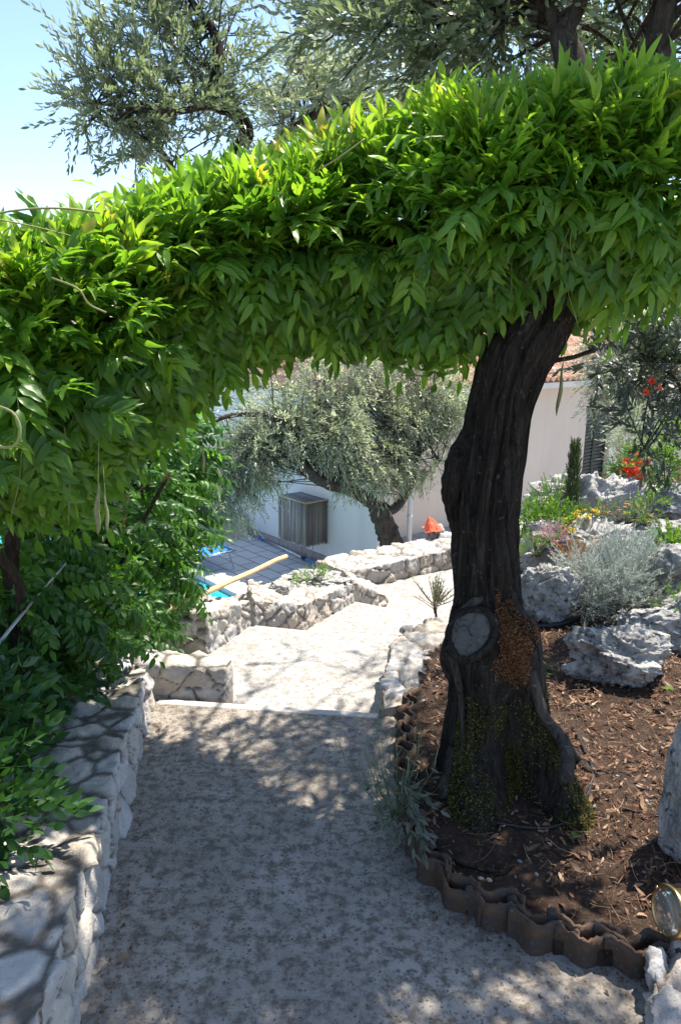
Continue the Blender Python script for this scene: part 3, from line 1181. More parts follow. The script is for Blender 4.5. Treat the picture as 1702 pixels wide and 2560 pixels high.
EAVE = .60
house = empty('house', (HA.x, HA.y, DK))
tag(house, 'low house with beige and white rendered walls, orange tiled roof and dark shuttered door', 'house')
S1 = s_at(WA, WD, 866, DK + .3)
mb = MB()
quad_prism(mb, WA, WD, -WN, -9, 1.0, 0, 2.6, DK - .1, EAVE)
quad_prism(mb, WA, WD, -WN, 1.0, S1, 0, .28, DK - .1, EAVE - .002)
mb.build('white_wall', MAT['plaster_white'], house, False)
d0 = s_at(HA, HD, 1342, -1.2); d1 = s_at(HA, HD, 1399, -1.2)
mb = MB()
DT = DK + 2.15
quad_prism(mb, HA, HD, -HN, -.45, d0, 0, 5, DK - .1, EAVE)
quad_prism(mb, HA, HD, -HN, d1, 13, 0, 5, DK - .1, EAVE)
quad_prism(mb, HA, HD, -HN, d0, d1, 0, 5, DT, EAVE)
quad_prism(mb, HA, HD, -HN, d0, d1, .35, 5, DK - .1, DT)
mb.build('beige_wall', MAT['plaster_beige'], house, False)
mb = MB()
quad_prism(mb, HA, HD, -HN, d1 + .004, d1 + .16, -.025, .1, DK, DT + .1)
mb.build('door_surround', MAT['trim'], house, False)
mb = MB()
quad_prism(mb, HA, HD, -HN, d0 + .01, d1 - .01, .12, .16, DK + .02, DT - .01)
door = mb.build('door', MAT['door'], house, False)
mb = MB()
wdt = d1 - d0
for k in range(2):
    a = d0 + .06 + k * wdt / 2
    b = a + wdt / 2 - .12
    for q in range(22):
        zz = DK + .22 + q * .086
        quad_prism(mb, HA, HD, -HN, a, b, .095, .118, zz, zz + .05)
mb.build('shutter_slats', MAT['door'], door, False)
mb = MB()
for a in (d0 + .03, d0 + wdt / 2 - .04, d0 + wdt / 2 + .01, d1 - .06):
    quad_prism(mb, HA, HD, -HN, a, a + .035, .085, .117, DK + .03, DT - .02)
mb.build('shutter_stiles', MAT['door'], door, False)


def roof(name, o, dx, dn, x0, x1, ov, run, z0, slope):
    """pan tiles: dn points into the house"""
    V, F, Tn = [], [], []
    wd, ln = .21, .36
    nu = int((x1 - x0) / (wd / 6))
    nr = int((run + ov) / ln)
    rows = []
    for j in range(nr):
        for e in (0, 1):
            q = (j + e) * ln - ov
            rows.append((j, e, q))
    for j, e, q in rows:
        for i in range(nu + 1):
            u = x0 + (x1 - x0) * i / nu
            z = z0 + (q + ov) * math.tan(slope) + .05 * (math.cos(2 * math.pi * u / wd)) + (.035 if e == 0 else 0)
            p = o + dx * u + dn * q
            V.append((p.x, p.y, z)); Tn.append(random.Random(int(u / wd + 100) * 977 + j).random())
    for k in range(len(rows) - 1):
        for i in range(nu):
            a = k * (nu + 1) + i
            F.append((a, a + 1, a + nu + 2, a + nu + 1))
    me = npmesh(name, np.array(V), np.array(F), np.array(Tn))
    o_ = link(name, me, MAT['roof'], house)
    sd = o_.modifiers.new('t', 'SOLIDIFY'); sd.thickness = .02
    return o_


roof('roof', HA, HD, -HN, -.8, 13, .35, 4.6, EAVE + .10, R(19))
roof('roof', WA, WD, -WN, -9, S1 + .3, .14, 2.4, EAVE + .12, R(19))
mb = MB()
quad_prism(mb, HA, HD, -HN, -.8, 13, -.32, 0.0, EAVE - .07, EAVE + .05)
quad_prism(mb, WA, WD, -WN, -9, S1 + .28, -.12, 0.0, EAVE - .07, EAVE + .055)
mb.build('eave_board', MAT['trim'], house, False)
mb = MB()
pp = G(941, 1249, DK)
mb.tube([(pp.x, pp.y, DK), (pp.x, pp.y, EAVE - .05)], .05, 14)
dp = mb.build('downpipe', MAT['steelwhite'], house)
for zz in (DK + .5, DK + 2.0):
    mb = MB()
    mb.tube([(pp.x, pp.y, zz), (pp.x, pp.y, zz + .04)], .058, 14)
    mb.build('pipe_clip', MAT['alu'], dp)
mb = MB()
quad_prism(mb, WA, WD, -WN, -9, S1 + .0, -.03, -.001, DK - .02, DK + .16)
mb.build('plinth', MAT['plinth'], house, False)

# low planter wall at the far end of the deck
mb = MB()
pa = G(505, 1240, DK)
back = WA - WD * .35
quad_prism(mb, back, WN, -WD, .05, pool_d0 - .1, 0, .3, DK - .05, DK + .38)
tag(mb.build('low_wall', MAT['plaster_beige'], None, False), 'low beige rendered wall closing the far end of the tiled deck', 'low wall')

# reed screen box on the white wall
C = plane_hit(755, 1153, WA, WN); Cb = plane_hit(755, 1250, WA, WN)
zt, zb = C.z, Cb.z
Bp = G(709, 1163, zt); Ap = G(643, 1144, zt)
depth = max(.35, (Bp - C).dot(WN)); wlen = max(.5, (Bp - Ap).dot(WD))
c_s = (C - WA).dot(WD)
reed = empty('reed_screen', (C.x, C.y, zb))
tag(reed, 'grey reed screen box covering the unit on the white wall above the deck', 'reed screen')
mb = MB()
nR = 90
for i in range(nR):
    s_ = c_s - wlen + wlen * (i + .5) / nR
    zz = zb + abs(random.gauss(0, .035)) - .02
    t_ = random.random()
    n_ = depth + random.uniform(-.008, .006)
    p = WA + WD * s_ + WN * n_
    mb.tube([(p.x, p.y, zz), (p.x + random.uniform(-.008, .008), p.y, zt)], wlen / nR * .62, 5, True, t_)
mb.build('front_screen', MAT['reed'], reed)
mb = MB()
nR2 = int(nR * depth / wlen) + 3
for i in range(nR2):
    n_ = depth * (i + .3) / nR2
    zz = zb + abs(random.gauss(0, .035)) - .02
    p = WA + WD * (c_s + random.uniform(-.006, .006)) + WN * n_
    mb.tube([(p.x, p.y, zz), (p.x, p.y, zt)], depth / nR2 * .62, 5, True, random.random() * .8)
mb.build('side_screen', MAT['reed'], reed)
mb = MB()
for i in range(24):
    n_ = depth * (i + .5) / 24
    a = WA + WD * (c_s - wlen) + WN * n_; b = WA + WD * c_s + WN * n_
    mb.tube([(a.x, a.y, zt + .008), (b.x, b.y, zt + .008)], depth / 48 * 1.15, 5, True, random.random() * .5)
mb.build('top_screen', MAT['reed'], reed)
mb = MB()
a = WA + WD * (c_s - wlen - .01) + WN * (depth + .012); b = WA + WD * (c_s + .012) + WN * (depth + .012); c = WA + WD * (c_s + .012)
for p, q in ((a, b), (b, c)):
    mb.tube([(p.x, p.y, zt + .018), (q.x, q.y, zt + .018)], .018, 6)
mb.build('batten', MAT['batten'], reed)
mb = MB()
p = WA + WD * (c_s - .18) + WN * (depth * .4)
mb.tube(smooth_path([(p.x, p.y, zb + .1), (p.x + .01, p.y, zb - .12), (p.x - .05, p.y, zb - .32)], 8), .009, 6)
mb.build('cable', MAT['cable'], reed)

# telescopic pool pole along the foot of the white wall
pa = G(602, 1243, DK + .02); pb = G(768, 1322, DK + .02)
pq = pa.lerp(pb, .62)
pole = empty('pool_pole', tuple(pa))
tag(pole, 'telescopic blue and silver pool pole lying along the foot of the white wall', 'pool pole')
up = Vector((0, 0, .03))
mb = MB(); mb.tube([pa + up, pq + up], .02, 10); mb.build('outer_tube', MAT['alu'], pole)
mb = MB(); mb.tube([pq + up, pb.lerp(pa, -.1) + up], .024, 10); mb.build('inner_tube', MAT['bluetube'], pole)
mb = MB(); mb.tube([pq.lerp(pa, .03) + up, pq.lerp(pb, .06) + up], .036, 10); mb.build('clamp', MAT['black'], pole)
mb = MB(); mb.tube([pa.lerp(pb, -.02) + up, pa.lerp(pb, .04) + up], .034, 10); mb.build('grip', MAT['blue'], pole)

# sun lounger
Pc = G(541, 1267, DK + .34)
lou = empty('sun_lounger', (Pc.x, Pc.y, DK))
tag(lou, 'bright blue folding sun lounger on the shaded deck behind the hedge', 'sun lounger')
def lp(a, b, z):
    p = Pc - WD * a + WN * b
    return Vector((p.x, p.y, DK + z))
bm = bmesh.new()
g_ = []
for i in range(16):
    a = i / 15 * 1.9
    z = .34 + (max(0, a - 1.2) * .62)
    g_.append([bm.verts.new(lp(a if a < 1.2 else 1.2 + (a - 1.2) * .8, .02 + .6 * j / 6, z - .04 * math.sin(math.pi * j / 6))) for j in range(7)])
for i in range(15):
    for j in range(6):
        bm.faces.new((g_[i][j], g_[i][j + 1], g_[i + 1][j + 1], g_[i + 1][j]))
me = bpy.data.meshes.new('sling'); bm.to_mesh(me); bm.free()
sl_ = link('sling', me, MAT['blue'], lou); q = sl_.modifiers.new('s', 'SOLIDIFY'); q.thickness = .008
mb = MB()
for b in (0, .64):
    mb.tube([lp(-.02, b, .34), lp(1.2, b, .34), lp(1.76, b, .77)], .014, 8)
mb.tube([lp(-.02, 0, .34), lp(-.02, .64, .34)], .014, 8)
mb.build('frame', MAT['alu'], lou)
for a in (.2, 1.35):
    mb = MB()
    mb.tube([lp(a, .01, .34), lp(a - .18, .01, 0), lp(a - .18, .63, 0), lp(a, .63, .34)], .012, 8)
    mb.build('leg', MAT['alu'], lou)

# wooden pole across the zigzag wall
p0, p1 = T(372, 1411, 4.55), T(659, 1281, 6.35)
P = [p0.lerp(p1, u) + Vector((random.uniform(-.004, .004), 0, random.uniform(-.004, .004))) for u in np.linspace(-.18, 1, 12)]
mb = MB(); mb.tube(P, [.021 - .003 * i / 11 for i in range(12)], 10, jag=.12)
tag(mb.build('wooden_pole', MAT['pole']), 'long peeled wooden pole resting across the zigzag wall and pointing at the deck', 'wooden pole')

# ------------------------------------------------------------------ rocks
def rock(name, c, size, seed, label, m='rock', cuts=7, rough=.16, rz=0.0, group=None, sub=6):
    r = random.Random(seed)
    bm = bmesh.new()
    bmesh.ops.create_icosphere(bm, subdivisions=sub, radius=1)
    pl = []
    for k in range(cuts):
        n = Vector((r.gauss(0, 1), r.gauss(0, 1), r.gauss(.25, .8))).normalized()
        pl.append((n, r.uniform(.55, .85)))
    off = Vector((seed * 3.7, seed * 1.3, 0))
    for v in bm.verts:
        p = v.co.copy()
        for n, d in pl:
            e = p.dot(n) - d
            if e > 0: p -= n * e * .9
        q = p * 1.0 + off
        a = noise.fractal(q * 1.6, .9, 2.1, 6)
        rg, am, fq = 0.0, .5, 2.6
        for _o in range(6):
            w_ = 1 - abs(noise.noise(q * fq + Vector((_o * 7, 0, 0)))) * 2
            rg += am * max(-.3, w_) ** 2 * (1 if w_ > 0 else -1); am *= .58; fq *= 2.1
        p += v.co.normalized() * (a * rough * 1.1 + (rg - .45) * rough * 1.25)
        v.co = Vector((p.x * size[0], p.y * size[1], p.z * size[2]))
    me = bpy.data.meshes.new(name); bm.to_mesh(me); bm.free()
    o = link(name, me, MAT[m])
    o.location = c; o.rotation_euler = (0, 0, rz)
    tag(o, label, 'rock', group)
    return o


def rock_px(x0, y0, x1, y1, t, seed, label, m='rock', depth=.8, **kw):
    c = T((x0 + x1) / 2, (y0 + y1) / 2, t)
    sx = (x1 - x0) * K / FPX * t / 2 * 1.08
    sz = (y1 - y0) * K / FPX * t / 2 * 1.12
    return rock('garden_rock', c, (sx, sx * depth, sz), seed, label, m, **kw)


rock_px(1190, 1298, 1322, 1430, 4.85, 1, 'tall blue grey pitted rock just right of the olive trunk', 'rock_dark', .7, rough=.22)
rock_px(1308, 1450, 1550, 1580, 4.1, 2, 'large grey wedge rock lying in the shaded soil, long and low', 'rock_dark', .6, rough=.22)
rock_px(1440, 1400, 1640, 1490, 4.5, 3, 'dark flat rock behind the grey wedge rock', 'rock_dark', .8)
rock_px(1225, 1098, 1485, 1275, 6.6, 4, 'big white boulder with grey pits behind the cypress', 'rock', .6, rough=.22)
rock_px(1195, 1190, 1530, 1340, 5.65, 5, 'broad pale rock ridge above the silver shrub', 'rock', .5, rough=.24)
rock_px(1505, 1120, 1660, 1220, 6.6, 6, 'white rounded boulder at the right edge, behind the seed heads', 'rock', .8)
rock_px(1500, 1200, 1680, 1275, 5.6, 7, 'white rock at the right edge below the rounded boulder', 'rock', .8)
rock_px(1505, 1255, 1680, 1370, 5.0, 8, 'brown stained rock right of the silver shrub', 'rock', .8)
rock_px(1530, 1340, 1680, 1480, 4.5, 9, 'pale rock at the right edge below the brown stained rock', 'rock', .8)
rock_px(1510, 1600, 1760, 2220, 2.75, 10, 'tall lichen grey rock at the right edge behind the brass lamp', 'rock_dark', .7, rough=.1)
rock_px(1330, 1115, 1560, 1200, 7.8, 11, 'grey flat rock between the big boulder and the flower pot', 'rock', .6)
b_ = rock_px(968, 1213, 1052, 1300, 8.3, 12, 'squarish white stone block at the end of the far wall, carrying an orange cloth', 'rock', .8)
rock_px(610, 1343, 664, 1384, 5.75, 13, 'small black and grey rock on the zigzag wall', 'rock_dark', .8, rough=.2)
rock_px(660, 1318, 800, 1352, 6.3, 14, 'dark rough rock behind the zigzag wall under the yellow green plant', 'rock_dark', .7, rough=.2)
rock_px(1290, 1530, 1318, 1552, 4.2, 15, 'fist sized stone left of the grey wedge rock', 'rock', .8, sub=3)

# orange cloth on the block
bm = bmesh.new()
cp = T(996, 1207, 8.15)
g_ = []
for i in range(19):
    row = []
    for j in range(19):
        u, v = i / 18 * 2 - 1, j / 18 * 2 - 1
        rr = math.hypot(u, v)
        h = max(0, 1 - rr) ** .9 * .15 + .035 * noise.noise(Vector((u * 3, v * 3, 2))) * (1.2 - rr * .5)
        ang_ = math.atan2(v, u)
        k = 1 + .25 * math.sin(ang_ * 3 + 1)
        row.append(bm.verts.new((cp.x + u * .085 * k - .3 * h, cp.y + v * .085 * k, cp.z + h - .06)))
    g_.append(row)
for i in range(18):
    for j in range(18):
        bm.faces.new((g_[i][j], g_[i + 1][j], g_[i + 1][j + 1], g_[i][j + 1]))
me = bpy.data.meshes.new('cloth'); bm.to_mesh(me); bm.free()
oc = link('cloth', me, MAT['orangecloth']); q = oc.modifiers.new('d', 'SUBSURF'); q.levels = q.render_levels = 2; q = oc.modifiers.new('s', 'SOLIDIFY'); q.thickness = .006
tag(oc, 'crumpled bright orange cloth on the white stone block', 'cloth')

# ------------------------------------------------------------------ foreground olive tree
YT = 2.85
prof = [(500, 1235, 1345), (600, 1205, 1350), (700, 1180, 1345), (740, 1165, 1332), (800, 1122, 1300), (860, 1102, 1266), (930, 1086, 1240), (1000, 1074, 1222), (1100, 1052, 1200), (1200, 1042, 1191), (1300, 1045, 1193),
        (1380, 1047, 1200), (1450, 1045, 1213), (1550, 1043, 1226), (1650, 1036, 1238), (1720, 1030, 1258), (1800, 1028, 1285), (1870, 1030, 1300), (1950, 1025, 1310)]
hs, cxs, rs_ = [], [], []
for yd, xl, xr in prof[::-1]:
    l, r_ = Yp(xl, yd, YT), Yp(xr, yd, YT)
    hs.append((l.z + r_.z) / 2); cxs.append((l.x + r_.x) / 2); rs_.append((r_.x - l.x) / 2)
BASEX = cxs[0]
olive = empty('olive_tree', (BASEX, YT, soil_z(BASEX, YT)))
tag(olive, 'old olive tree in the flower bed with a thick dark trunk rising through the wisteria', 'olive tree')
NR, NA = 230, 168
hmin, hmax = -.06, hs[-1] + .05
LOBES = [(-.56, .155, .40, .36), (.62, .155, .36, .33), (1.45, .06, .45, .20), (-1.7, .04, .5, .3), (2.6, .10, .4, .3), (-2.6, .10, .4, .3)]


def trunk_r(h, a):
    r = interp(h, hs, rs_)
    u = max(0.0, h)
    for la, amp, wd, dec in LOBES:
        d = (a - la + math.pi) % (2 * math.pi) - math.pi
        r += amp * math.exp(-(d / wd) ** 2) * math.exp(-(u / dec) ** 1.5)
    # hollow between the two front roots
    d = (a - .12 + math.pi) % (2 * math.pi) - math.pi
    r -= .19 * math.exp(-(d / .25) ** 2) * math.exp(-((u - .0) / .42) ** 2)
    # swollen lower trunk with a ledge on the camera side
    k = 1 / (1 + math.exp((h - .80 - .05 * noise.noise(Vector((a * 2.2, 1, 1)))) / .016))
    d2_ = (a - .05 + math.pi) % (2 * math.pi) - math.pi
    r += .15 * k * math.exp(-(d2_ / .85) ** 2) * (1 - .35 * math.exp(-((h - .3) / .22) ** 2))
    # callus round the cut limb
    d3 = (a + .80 + math.pi) % (2 * math.pi) - math.pi
    r += .075 * math.exp(-(d3 / .42) ** 2) * math.exp(-((h - .66) / .12) ** 2)
    p = Vector((math.cos(a) * 1.0, math.sin(a) * 1.0, h * .55))
    flow = noise.noise(Vector((math.cos(a), math.sin(a), h * 1.2)) * 1.3) * .5
    r += .026 * noise.noise(Vector((math.cos(a + flow) * 2.6, math.sin(a + flow) * 2.6, h * .9)))
    r -= .020 * abs(noise.noise(Vector((math.cos(a + flow) * 5.5, math.sin(a + flow) * 5.5, h * 1.3 + 4))))
    r += .011 * noise.noise(Vector((math.cos(a) * 12, math.sin(a) * 12, h * 4.5)))
    r += .020 * noise.noise(Vector((math.cos(a) * 3.2, math.sin(a) * 3.2, h * 4.2 + 9))) * (1 if h < .8 else .35)
    return max(.02, r)


def trunk_c(h):
    return interp(h, hs, cxs), YT + .05 * sstep((h - .8) / 1.0)


def trunk_pt(h, a, add=0.0):
    cx, cy = trunk_c(h)
    r = trunk_r(h, a) + add
    return Vector((cx + math.sin(a) * r, cy - math.cos(a) * r, h))


V = [trunk_pt(hmin + (hmax - hmin) * i / NR, 2 * math.pi * j / NA - math.pi) for i in range(NR + 1) for j in range(NA)]
F = [(i * NA + j, i * NA + (j + 1) % NA, (i + 1) * NA + (j + 1) % NA, (i + 1) * NA + j) for i in range(NR) for j in range(NA)]
trunk = link('trunk', npmesh('trunk', np.array([tuple(p) for p in V]), np.array(F)), MAT['bark_dark'], olive)
from mathutils.bvhtree import BVHTree
tbvh = BVHTree.FromPolygons([Vector(p) for p in V], F)


def on_trunk(x, y, lift=0.0, alt=2.7):
    r = ray(x, y).normalized()
    h = tbvh.ray_cast(O, r)
    return h[0] - r * lift if h[0] is not None else T(x, y, alt)


# weathered cut where a limb was sawn off, with a callus roll
cc = on_trunk(1082, 1458, .012)
cn = (Vector((-.32, -.70, .64))).normalized()
cxv = Vector((0, 0, 1)).cross(cn).normalized(); cyv = cn.cross(cxv)
mb = MB()
n_ = 72
ring = []
for k in range(n_):
    a = 2 * math.pi * k / n_
    rr = .068 * (1 + .08 * math.sin(2 * a + .7) + .03 * math.sin(3 * a) + .02 * math.sin(7 * a + 1))
    ring.append(cc + cxv * math.cos(a) * rr * .98 + cyv * math.sin(a) * rr * 1.3)
V_, F_ = [], []
for q in range(13):
    for k in range(n_):
        p = cc.lerp(ring[k], q / 12)
        l2 = (p - cc)
        u_, v_ = l2.dot(cxv) / .068, l2.dot(cyv) / .068
        hgt = .004 * noise.fractal(Vector((u_ * 2, v_ * 2, 3)), .8, 2.1, 5) - .006 * max(0, 1 - abs(noise.noise(Vector((u_ * 1.3, v_ * 1.3, 8)))) * 14) + .012 * (v_ - u_) * .5 - .012 * (q / 12) ** 6
        V_.append(p + cn * hgt)
for q in range(12):
    for k in range(n_):
        F_.append((q * n_ + k, q * n_ + (k + 1) % n_, (q + 1) * n_ + (k + 1) % n_, (q + 1) * n_ + k))
b0 = len(V_)
V_ += [p - cn * .12 for p in ring]
F_ += [(12 * n_ + k, 12 * n_ + (k + 1) % n_, b0 + (k + 1) % n_, b0 + k) for k in range(n_)]
mb.add(V_, F_)
tag(mb.build('cut_face', MAT['cut'], trunk, False), 'flat grey sawn face of a removed limb')
mb = MB()
lipn = 48
lip = []
for k in range(lipn + 1):
    a = 2 * math.pi * k / lipn
    rr = .068 * (1 + .08 * math.sin(2 * a + .7) + .03 * math.sin(3 * a)) * 1.13
    lip.append(cc + cxv * math.cos(a) * rr * .98 + cyv * math.sin(a) * rr * 1.3 - cn * .012)
mb.tube(lip, [.015 + .007 * noise.noise(Vector((math.cos(6.283 * k / lipn) * 2, math.sin(6.283 * k / lipn) * 2, 5))) for k in range(lipn + 1)], 10, False, jag=.3)
mb.build('callus', MAT['bark_dark'], trunk)
mb = MB()
rp = [on_trunk(x, y, l) for x, y, l in ((1112, 1378, .02), (1085, 1392, .03), (1060, 1420, .035), (1046, 1460, .03), (1044, 1505, .02), (1052, 1550, .012), (1062, 1610, .006), (1066, 1690, .004), (1060, 1760, .0))]
mb.tube(smooth_path(rp, 40), [.008 + .012 * math.sin(math.pi * min(1, i / 40 + .12)) for i in range(41)], 12, jag=.3)
mb.build('callus', MAT['bark_pale'], trunk)
mb = MB()
lp_ = [T(1100, 935, 2.98), T(1088, 985, 2.93), T(1060, 1040, 2.90), T(1044, 1085, 2.90), T(1041, 1140, 2.91), T(1050, 1200, 2.95), T(1060, 1260, 3.0)]
mb.tube(smooth_path(lp_, 36), [.018 + .020 * math.sin(math.pi * (.1 + .85 * i / 36)) for i in range(37)], 14, jag=.3)
mb.build('looped_limb', MAT['bark_dark'], trunk)
# surface roots
def gs(x, y, lift):
    p = G(x, y, .07)
    for _ in range(3): p = G(x, y, soil_z(p.x, p.y) + lift)
    return p


def onp(x, y, lift):
    p = on_trunk(x, y, lift, -1)
    if (p - O).dot(Fw) < 0:
        p = G(x, y, .07)
        p = G(x, y, soil_z(p.x, p.y) + .01)
    return p


for P_, r0, r1 in (([on_trunk(1222, 1545, .0), on_trunk(1236, 1600, .005), on_trunk(1252, 1650, .012), T(1290, 1700, 2.86), T(1306, 1745, 2.80), T(1304, 1800, 2.70)], .018, .026),
                   ([T(1290, 1700, 2.88), gs(1325, 1745, .015), gs(1352, 1772, .005), gs(1392, 1800, -.02)], .026, .012),
                   ([on_trunk(1040, 1720, .0), on_trunk(1035, 1765, .0), onp(1028, 1810, .0), onp(1030, 1840, 0)], .016, .03)):
    mb = MB()
    q = smooth_path(P_, 20)
    mb.tube(q, [lerp(r0, r1, i / 20) for i in range(21)], 12, jag=.3)
    mb.build('root', MAT['bark_pale'], trunk)
# stub twig right of the trunk
mb = MB()
mb.tube(smooth_path([T(1270, 832, 2.95), T(1320, 822, 2.9), T(1368, 806, 2.85)], 8), [.010, .010, .009, .009, .008, .008, .008, .008, .011], 8, jag=.2)
mb.build('dead_branch', MAT['bark'], trunk)
# upper limbs above the wisteria
limbs = []
def limb(name, pts, r0, r1, par, m='bark', n=26, jag=.18):
    q = smooth_path(pts, n)
    mb = MB(); mb.tube(q, [lerp(r0, r1, i / n) for i in range(n + 1)], 12, jag=jag)
    mb.build(name, MAT[m], par)
    return q


top = Vector((trunk_c(hmax)[0], YT + .05, hmax - .12))
LA1 = limb('limb', [top, T(1290, 560, 3.0), T(1330, 360, 3.0), T(1322, 180, 2.95), T(1290, 75, 2.95)], .12, .047, olive, 'bark')
LA2 = limb('limb', [T(1290, 75, 2.95), T(1262, 25, 2.98), T(1180, -60, 3.1), T(1000, -180, 3.3)], .036, .015, olive)
LA3 = limb('limb', [T(1292, 90, 2.95), T(1332, 10, 2.92), T(1360, -90, 2.9), T(1380, -300, 2.9)], .036, .018, olive)
LA4 = limb('limb', [top + Vector((.02, .03, 0)), T(1400, 520, 3.05), T(1480, 330, 3.1), T(1508, 130, 3.05), T(1535, -40, 3.0), T(1560, -300, 3.0)], .10, .03, olive)

# ------------------------------------------------------------------ olive crowns
TW_NEAR = [twig_opposite(.27, 9, .056, .0165, seed=k, rows=2) for k in range(8)]
TW_MID = [twig_opposite(.27, 10, .048, .0145, seed=20 + k, rows=1) for k in range(8)]
TW_FAR = [twig_opposite(.36, 8, .075, .017, seed=40 + k, rows=1, curve=.6) for k in range(8)]


def crown(par, lobes, src, temps, m, twigs_per=9, scale=(.8, 1.2), up=.45, tint=(.5, .22), br=(.011, .003), name='foliage', barkm='bark', droop=0.0):
    mb = MB()
    P, X, Z, Tn = [], [], [], []
    for c, rad, nb in lobes:
        for k in range(nb):
            d = Vector(rand_dirs(1)[0]); u = random.random() ** .45
            e = Vector((c[0] + d.x * rad[0] * u, c[1] + d.y * rad[1] * u, c[2] + d.z * rad[2] * u))
            s_ = min(random.sample(src, min(6, len(src))), key=lambda q: (q - e).length)
            c_ = Vector(c)
            mid = s_.lerp(c_, .55).lerp(e, .25) + Vector((random.gauss(0, .05), random.gauss(0, .05), random.gauss(.03, .06))) * (e - s_).length
            q = smooth_path([s_, mid, e], 12)
            mb.tube(q, [lerp(br[0], br[1], i / 12) for i in range(13)], 5, False)
            for w_ in range(twigs_per):
                uu = random.uniform(.35, 1.0) ** .7
                i = min(11, int(uu * 12)); p = q[i].lerp(q[i + 1], uu * 12 - i)
                bd = (q[i + 1] - q[i]).normalized()
                od = (p - c_).normalized() if (p - c_).length > 1e-4 else bd
                x = bd * .5 + od * .45 + Vector((0, 0, up - droop * random.random())) + Vector(rand_dirs(1)[0]) * .55
                P.append(p); X.append(x); Z.append(Vector((random.gauss(0, .4), random.gauss(0, .4), 1)))
                Tn.append(random.gauss(*tint))
    f = scatter(name, temps, [tuple(p) for p in P], [tuple(p) for p in X], [tuple(p) for p in Z], rng.uniform(*scale, len(P)), np.clip(Tn, .05, .95), MAT[m], par)
    mb.build('branches', MAT[barkm], par)
    return f


def lobe(x, y, t, r, nb, sy=1.0, sz=1.0):
    return (tuple(T(x, y, t)), (r, r * sy, r * sz), nb)


srcA = LA1[16:] + LA2 + LA3 + LA4[12:]
crown(olive, [lobe(900, 70, 3.3, .36, 17), lobe(1040, 40, 3.2, .33, 11), lobe(780, 40, 3.7, .33, 5), lobe(960, 190, 3.5, .24, 10), lobe(690, 10, 3.8, .2, 3),
              lobe(1160, 10, 3.1, .28, 8), lobe(1080, 130, 3.7, .25, 3),
              lobe(1260, 90, 5.2, .22, 2), lobe(1500, 60, 5.4, .36, 4), lobe(1420, 70, 4.0, .42, 11), lobe(1540, 120, 3.9, .36, 11), lobe(1430, 190, 4.2, .25, 8), lobe(1250, -60, 3.6, .4, 7),
              lobe(650, -280, 3.9, .55, 14),
              ((.7, 2.72, 3.9), (.4, .13, .2), 22), ((1.2, 2.74, 3.95), (.45, .13, .2), 26), ((1.8, 2.74, 3.95), (.45, .13, .2), 26), ((2.4, 2.72, 4.0), (.4, .13, .2), 18), ((1.6, 2.35, 4.0), (.5, .25, .25), 16)], srcA, TW_NEAR, 'olive', 9, (.75, 1.15), .3, (.42, .2))

# second olive, left behind the wisteria
ob = empty('olive_tree', (-1.95, 5.2, -.7))
tag(ob, 'olive tree behind the wisteria at upper left, its leafy limb standing against the sky', 'olive tree')
LB0 = limb('trunk', [Vector((-1.95, 5.2, -1.2)), Vector((-1.85, 5.25, .2)), Vector((-1.6, 5.1, 1.3)), T(430, 480, 5.0)], .16, .09, ob, 'bark_dark')
LB1 = limb('limb', [T(430, 480, 5.0), T(560, 330, 4.9), T(545, 262, 4.75), T(498, 240, 4.65), T(492, 200, 4.65), T(505, 140, 4.65), T(490, 70, 4.65), T(440, 0, 4.65), T(380, -120, 4.7)], .055, .016, ob, 'bark_dark', 40)
LB2 = limb('limb', [T(498, 240, 4.65), T(400, 260, 4.5), T(300, 250, 4.4), T(200, 230, 4.35)], .016, .006, ob)
LB3 = limb('limb', [T(430, 480, 5.0), T(380, 360, 4.7), T(300, 300, 4.5)], .03, .008, ob)
crown(ob, [lobe(230, 150, 4.5, .22, 9), lobe(330, 60, 4.6, .3, 14), lobe(430, 120, 4.7, .3, 14), lobe(300, 210, 4.5, .25, 14), lobe(420, 250, 4.6, .27, 17), lobe(540, 170, 4.8, .26, 7), lobe(190, 240, 4.4, .16, 7),
           lobe(340, 320, 4.6, .16, 6), lobe(500, 60, 4.8, .3, 8), lobe(560, 280, 4.7, .18, 6), lobe(240, 290, 4.4, .13, 3), lobe(330, 370, 4.6, .1, 2), lobe(130, 200, 4.4, .07, 2),
           lobe(400, -130, 4.7, .4, 10), lobe(560, -100, 4.9, .4, 7)], LB1[12:] + LB2 + LB3, TW_MID, 'olive', 6, (.75, 1.15), .25, (.55, .22), (.006, .002))
# a paler olive further back in the middle
om = empty('olive_tree', (-2.7, 7.6, -2.0))
tag(om, 'pale olive tree seen only as light foliage above the middle of the wisteria', 'olive tree')
LM = limb('trunk', [Vector((-2.7, 7.6, -2.2)), Vector((-2.6, 7.5, -.6)), Vector((-2.3, 7.3, .9)), T(480, 560, 7.0), T(640, 330, 6.8), T(760, 240, 6.8)], .16, .03, om)
crown(om, [lobe(690, 190, 6.6, .32, 14), lobe(760, 250, 6.8, .4, 14), lobe(660, 270, 6.6, .25, 9), lobe(740, 130, 6.8, .28, 8), lobe(850, 220, 6.9, .4, 12), lobe(1000, 260, 7, .4, 8)], LM[14:], TW_MID, 'olive_far', 10, (.8, 1.15), .5, (.5, .22))

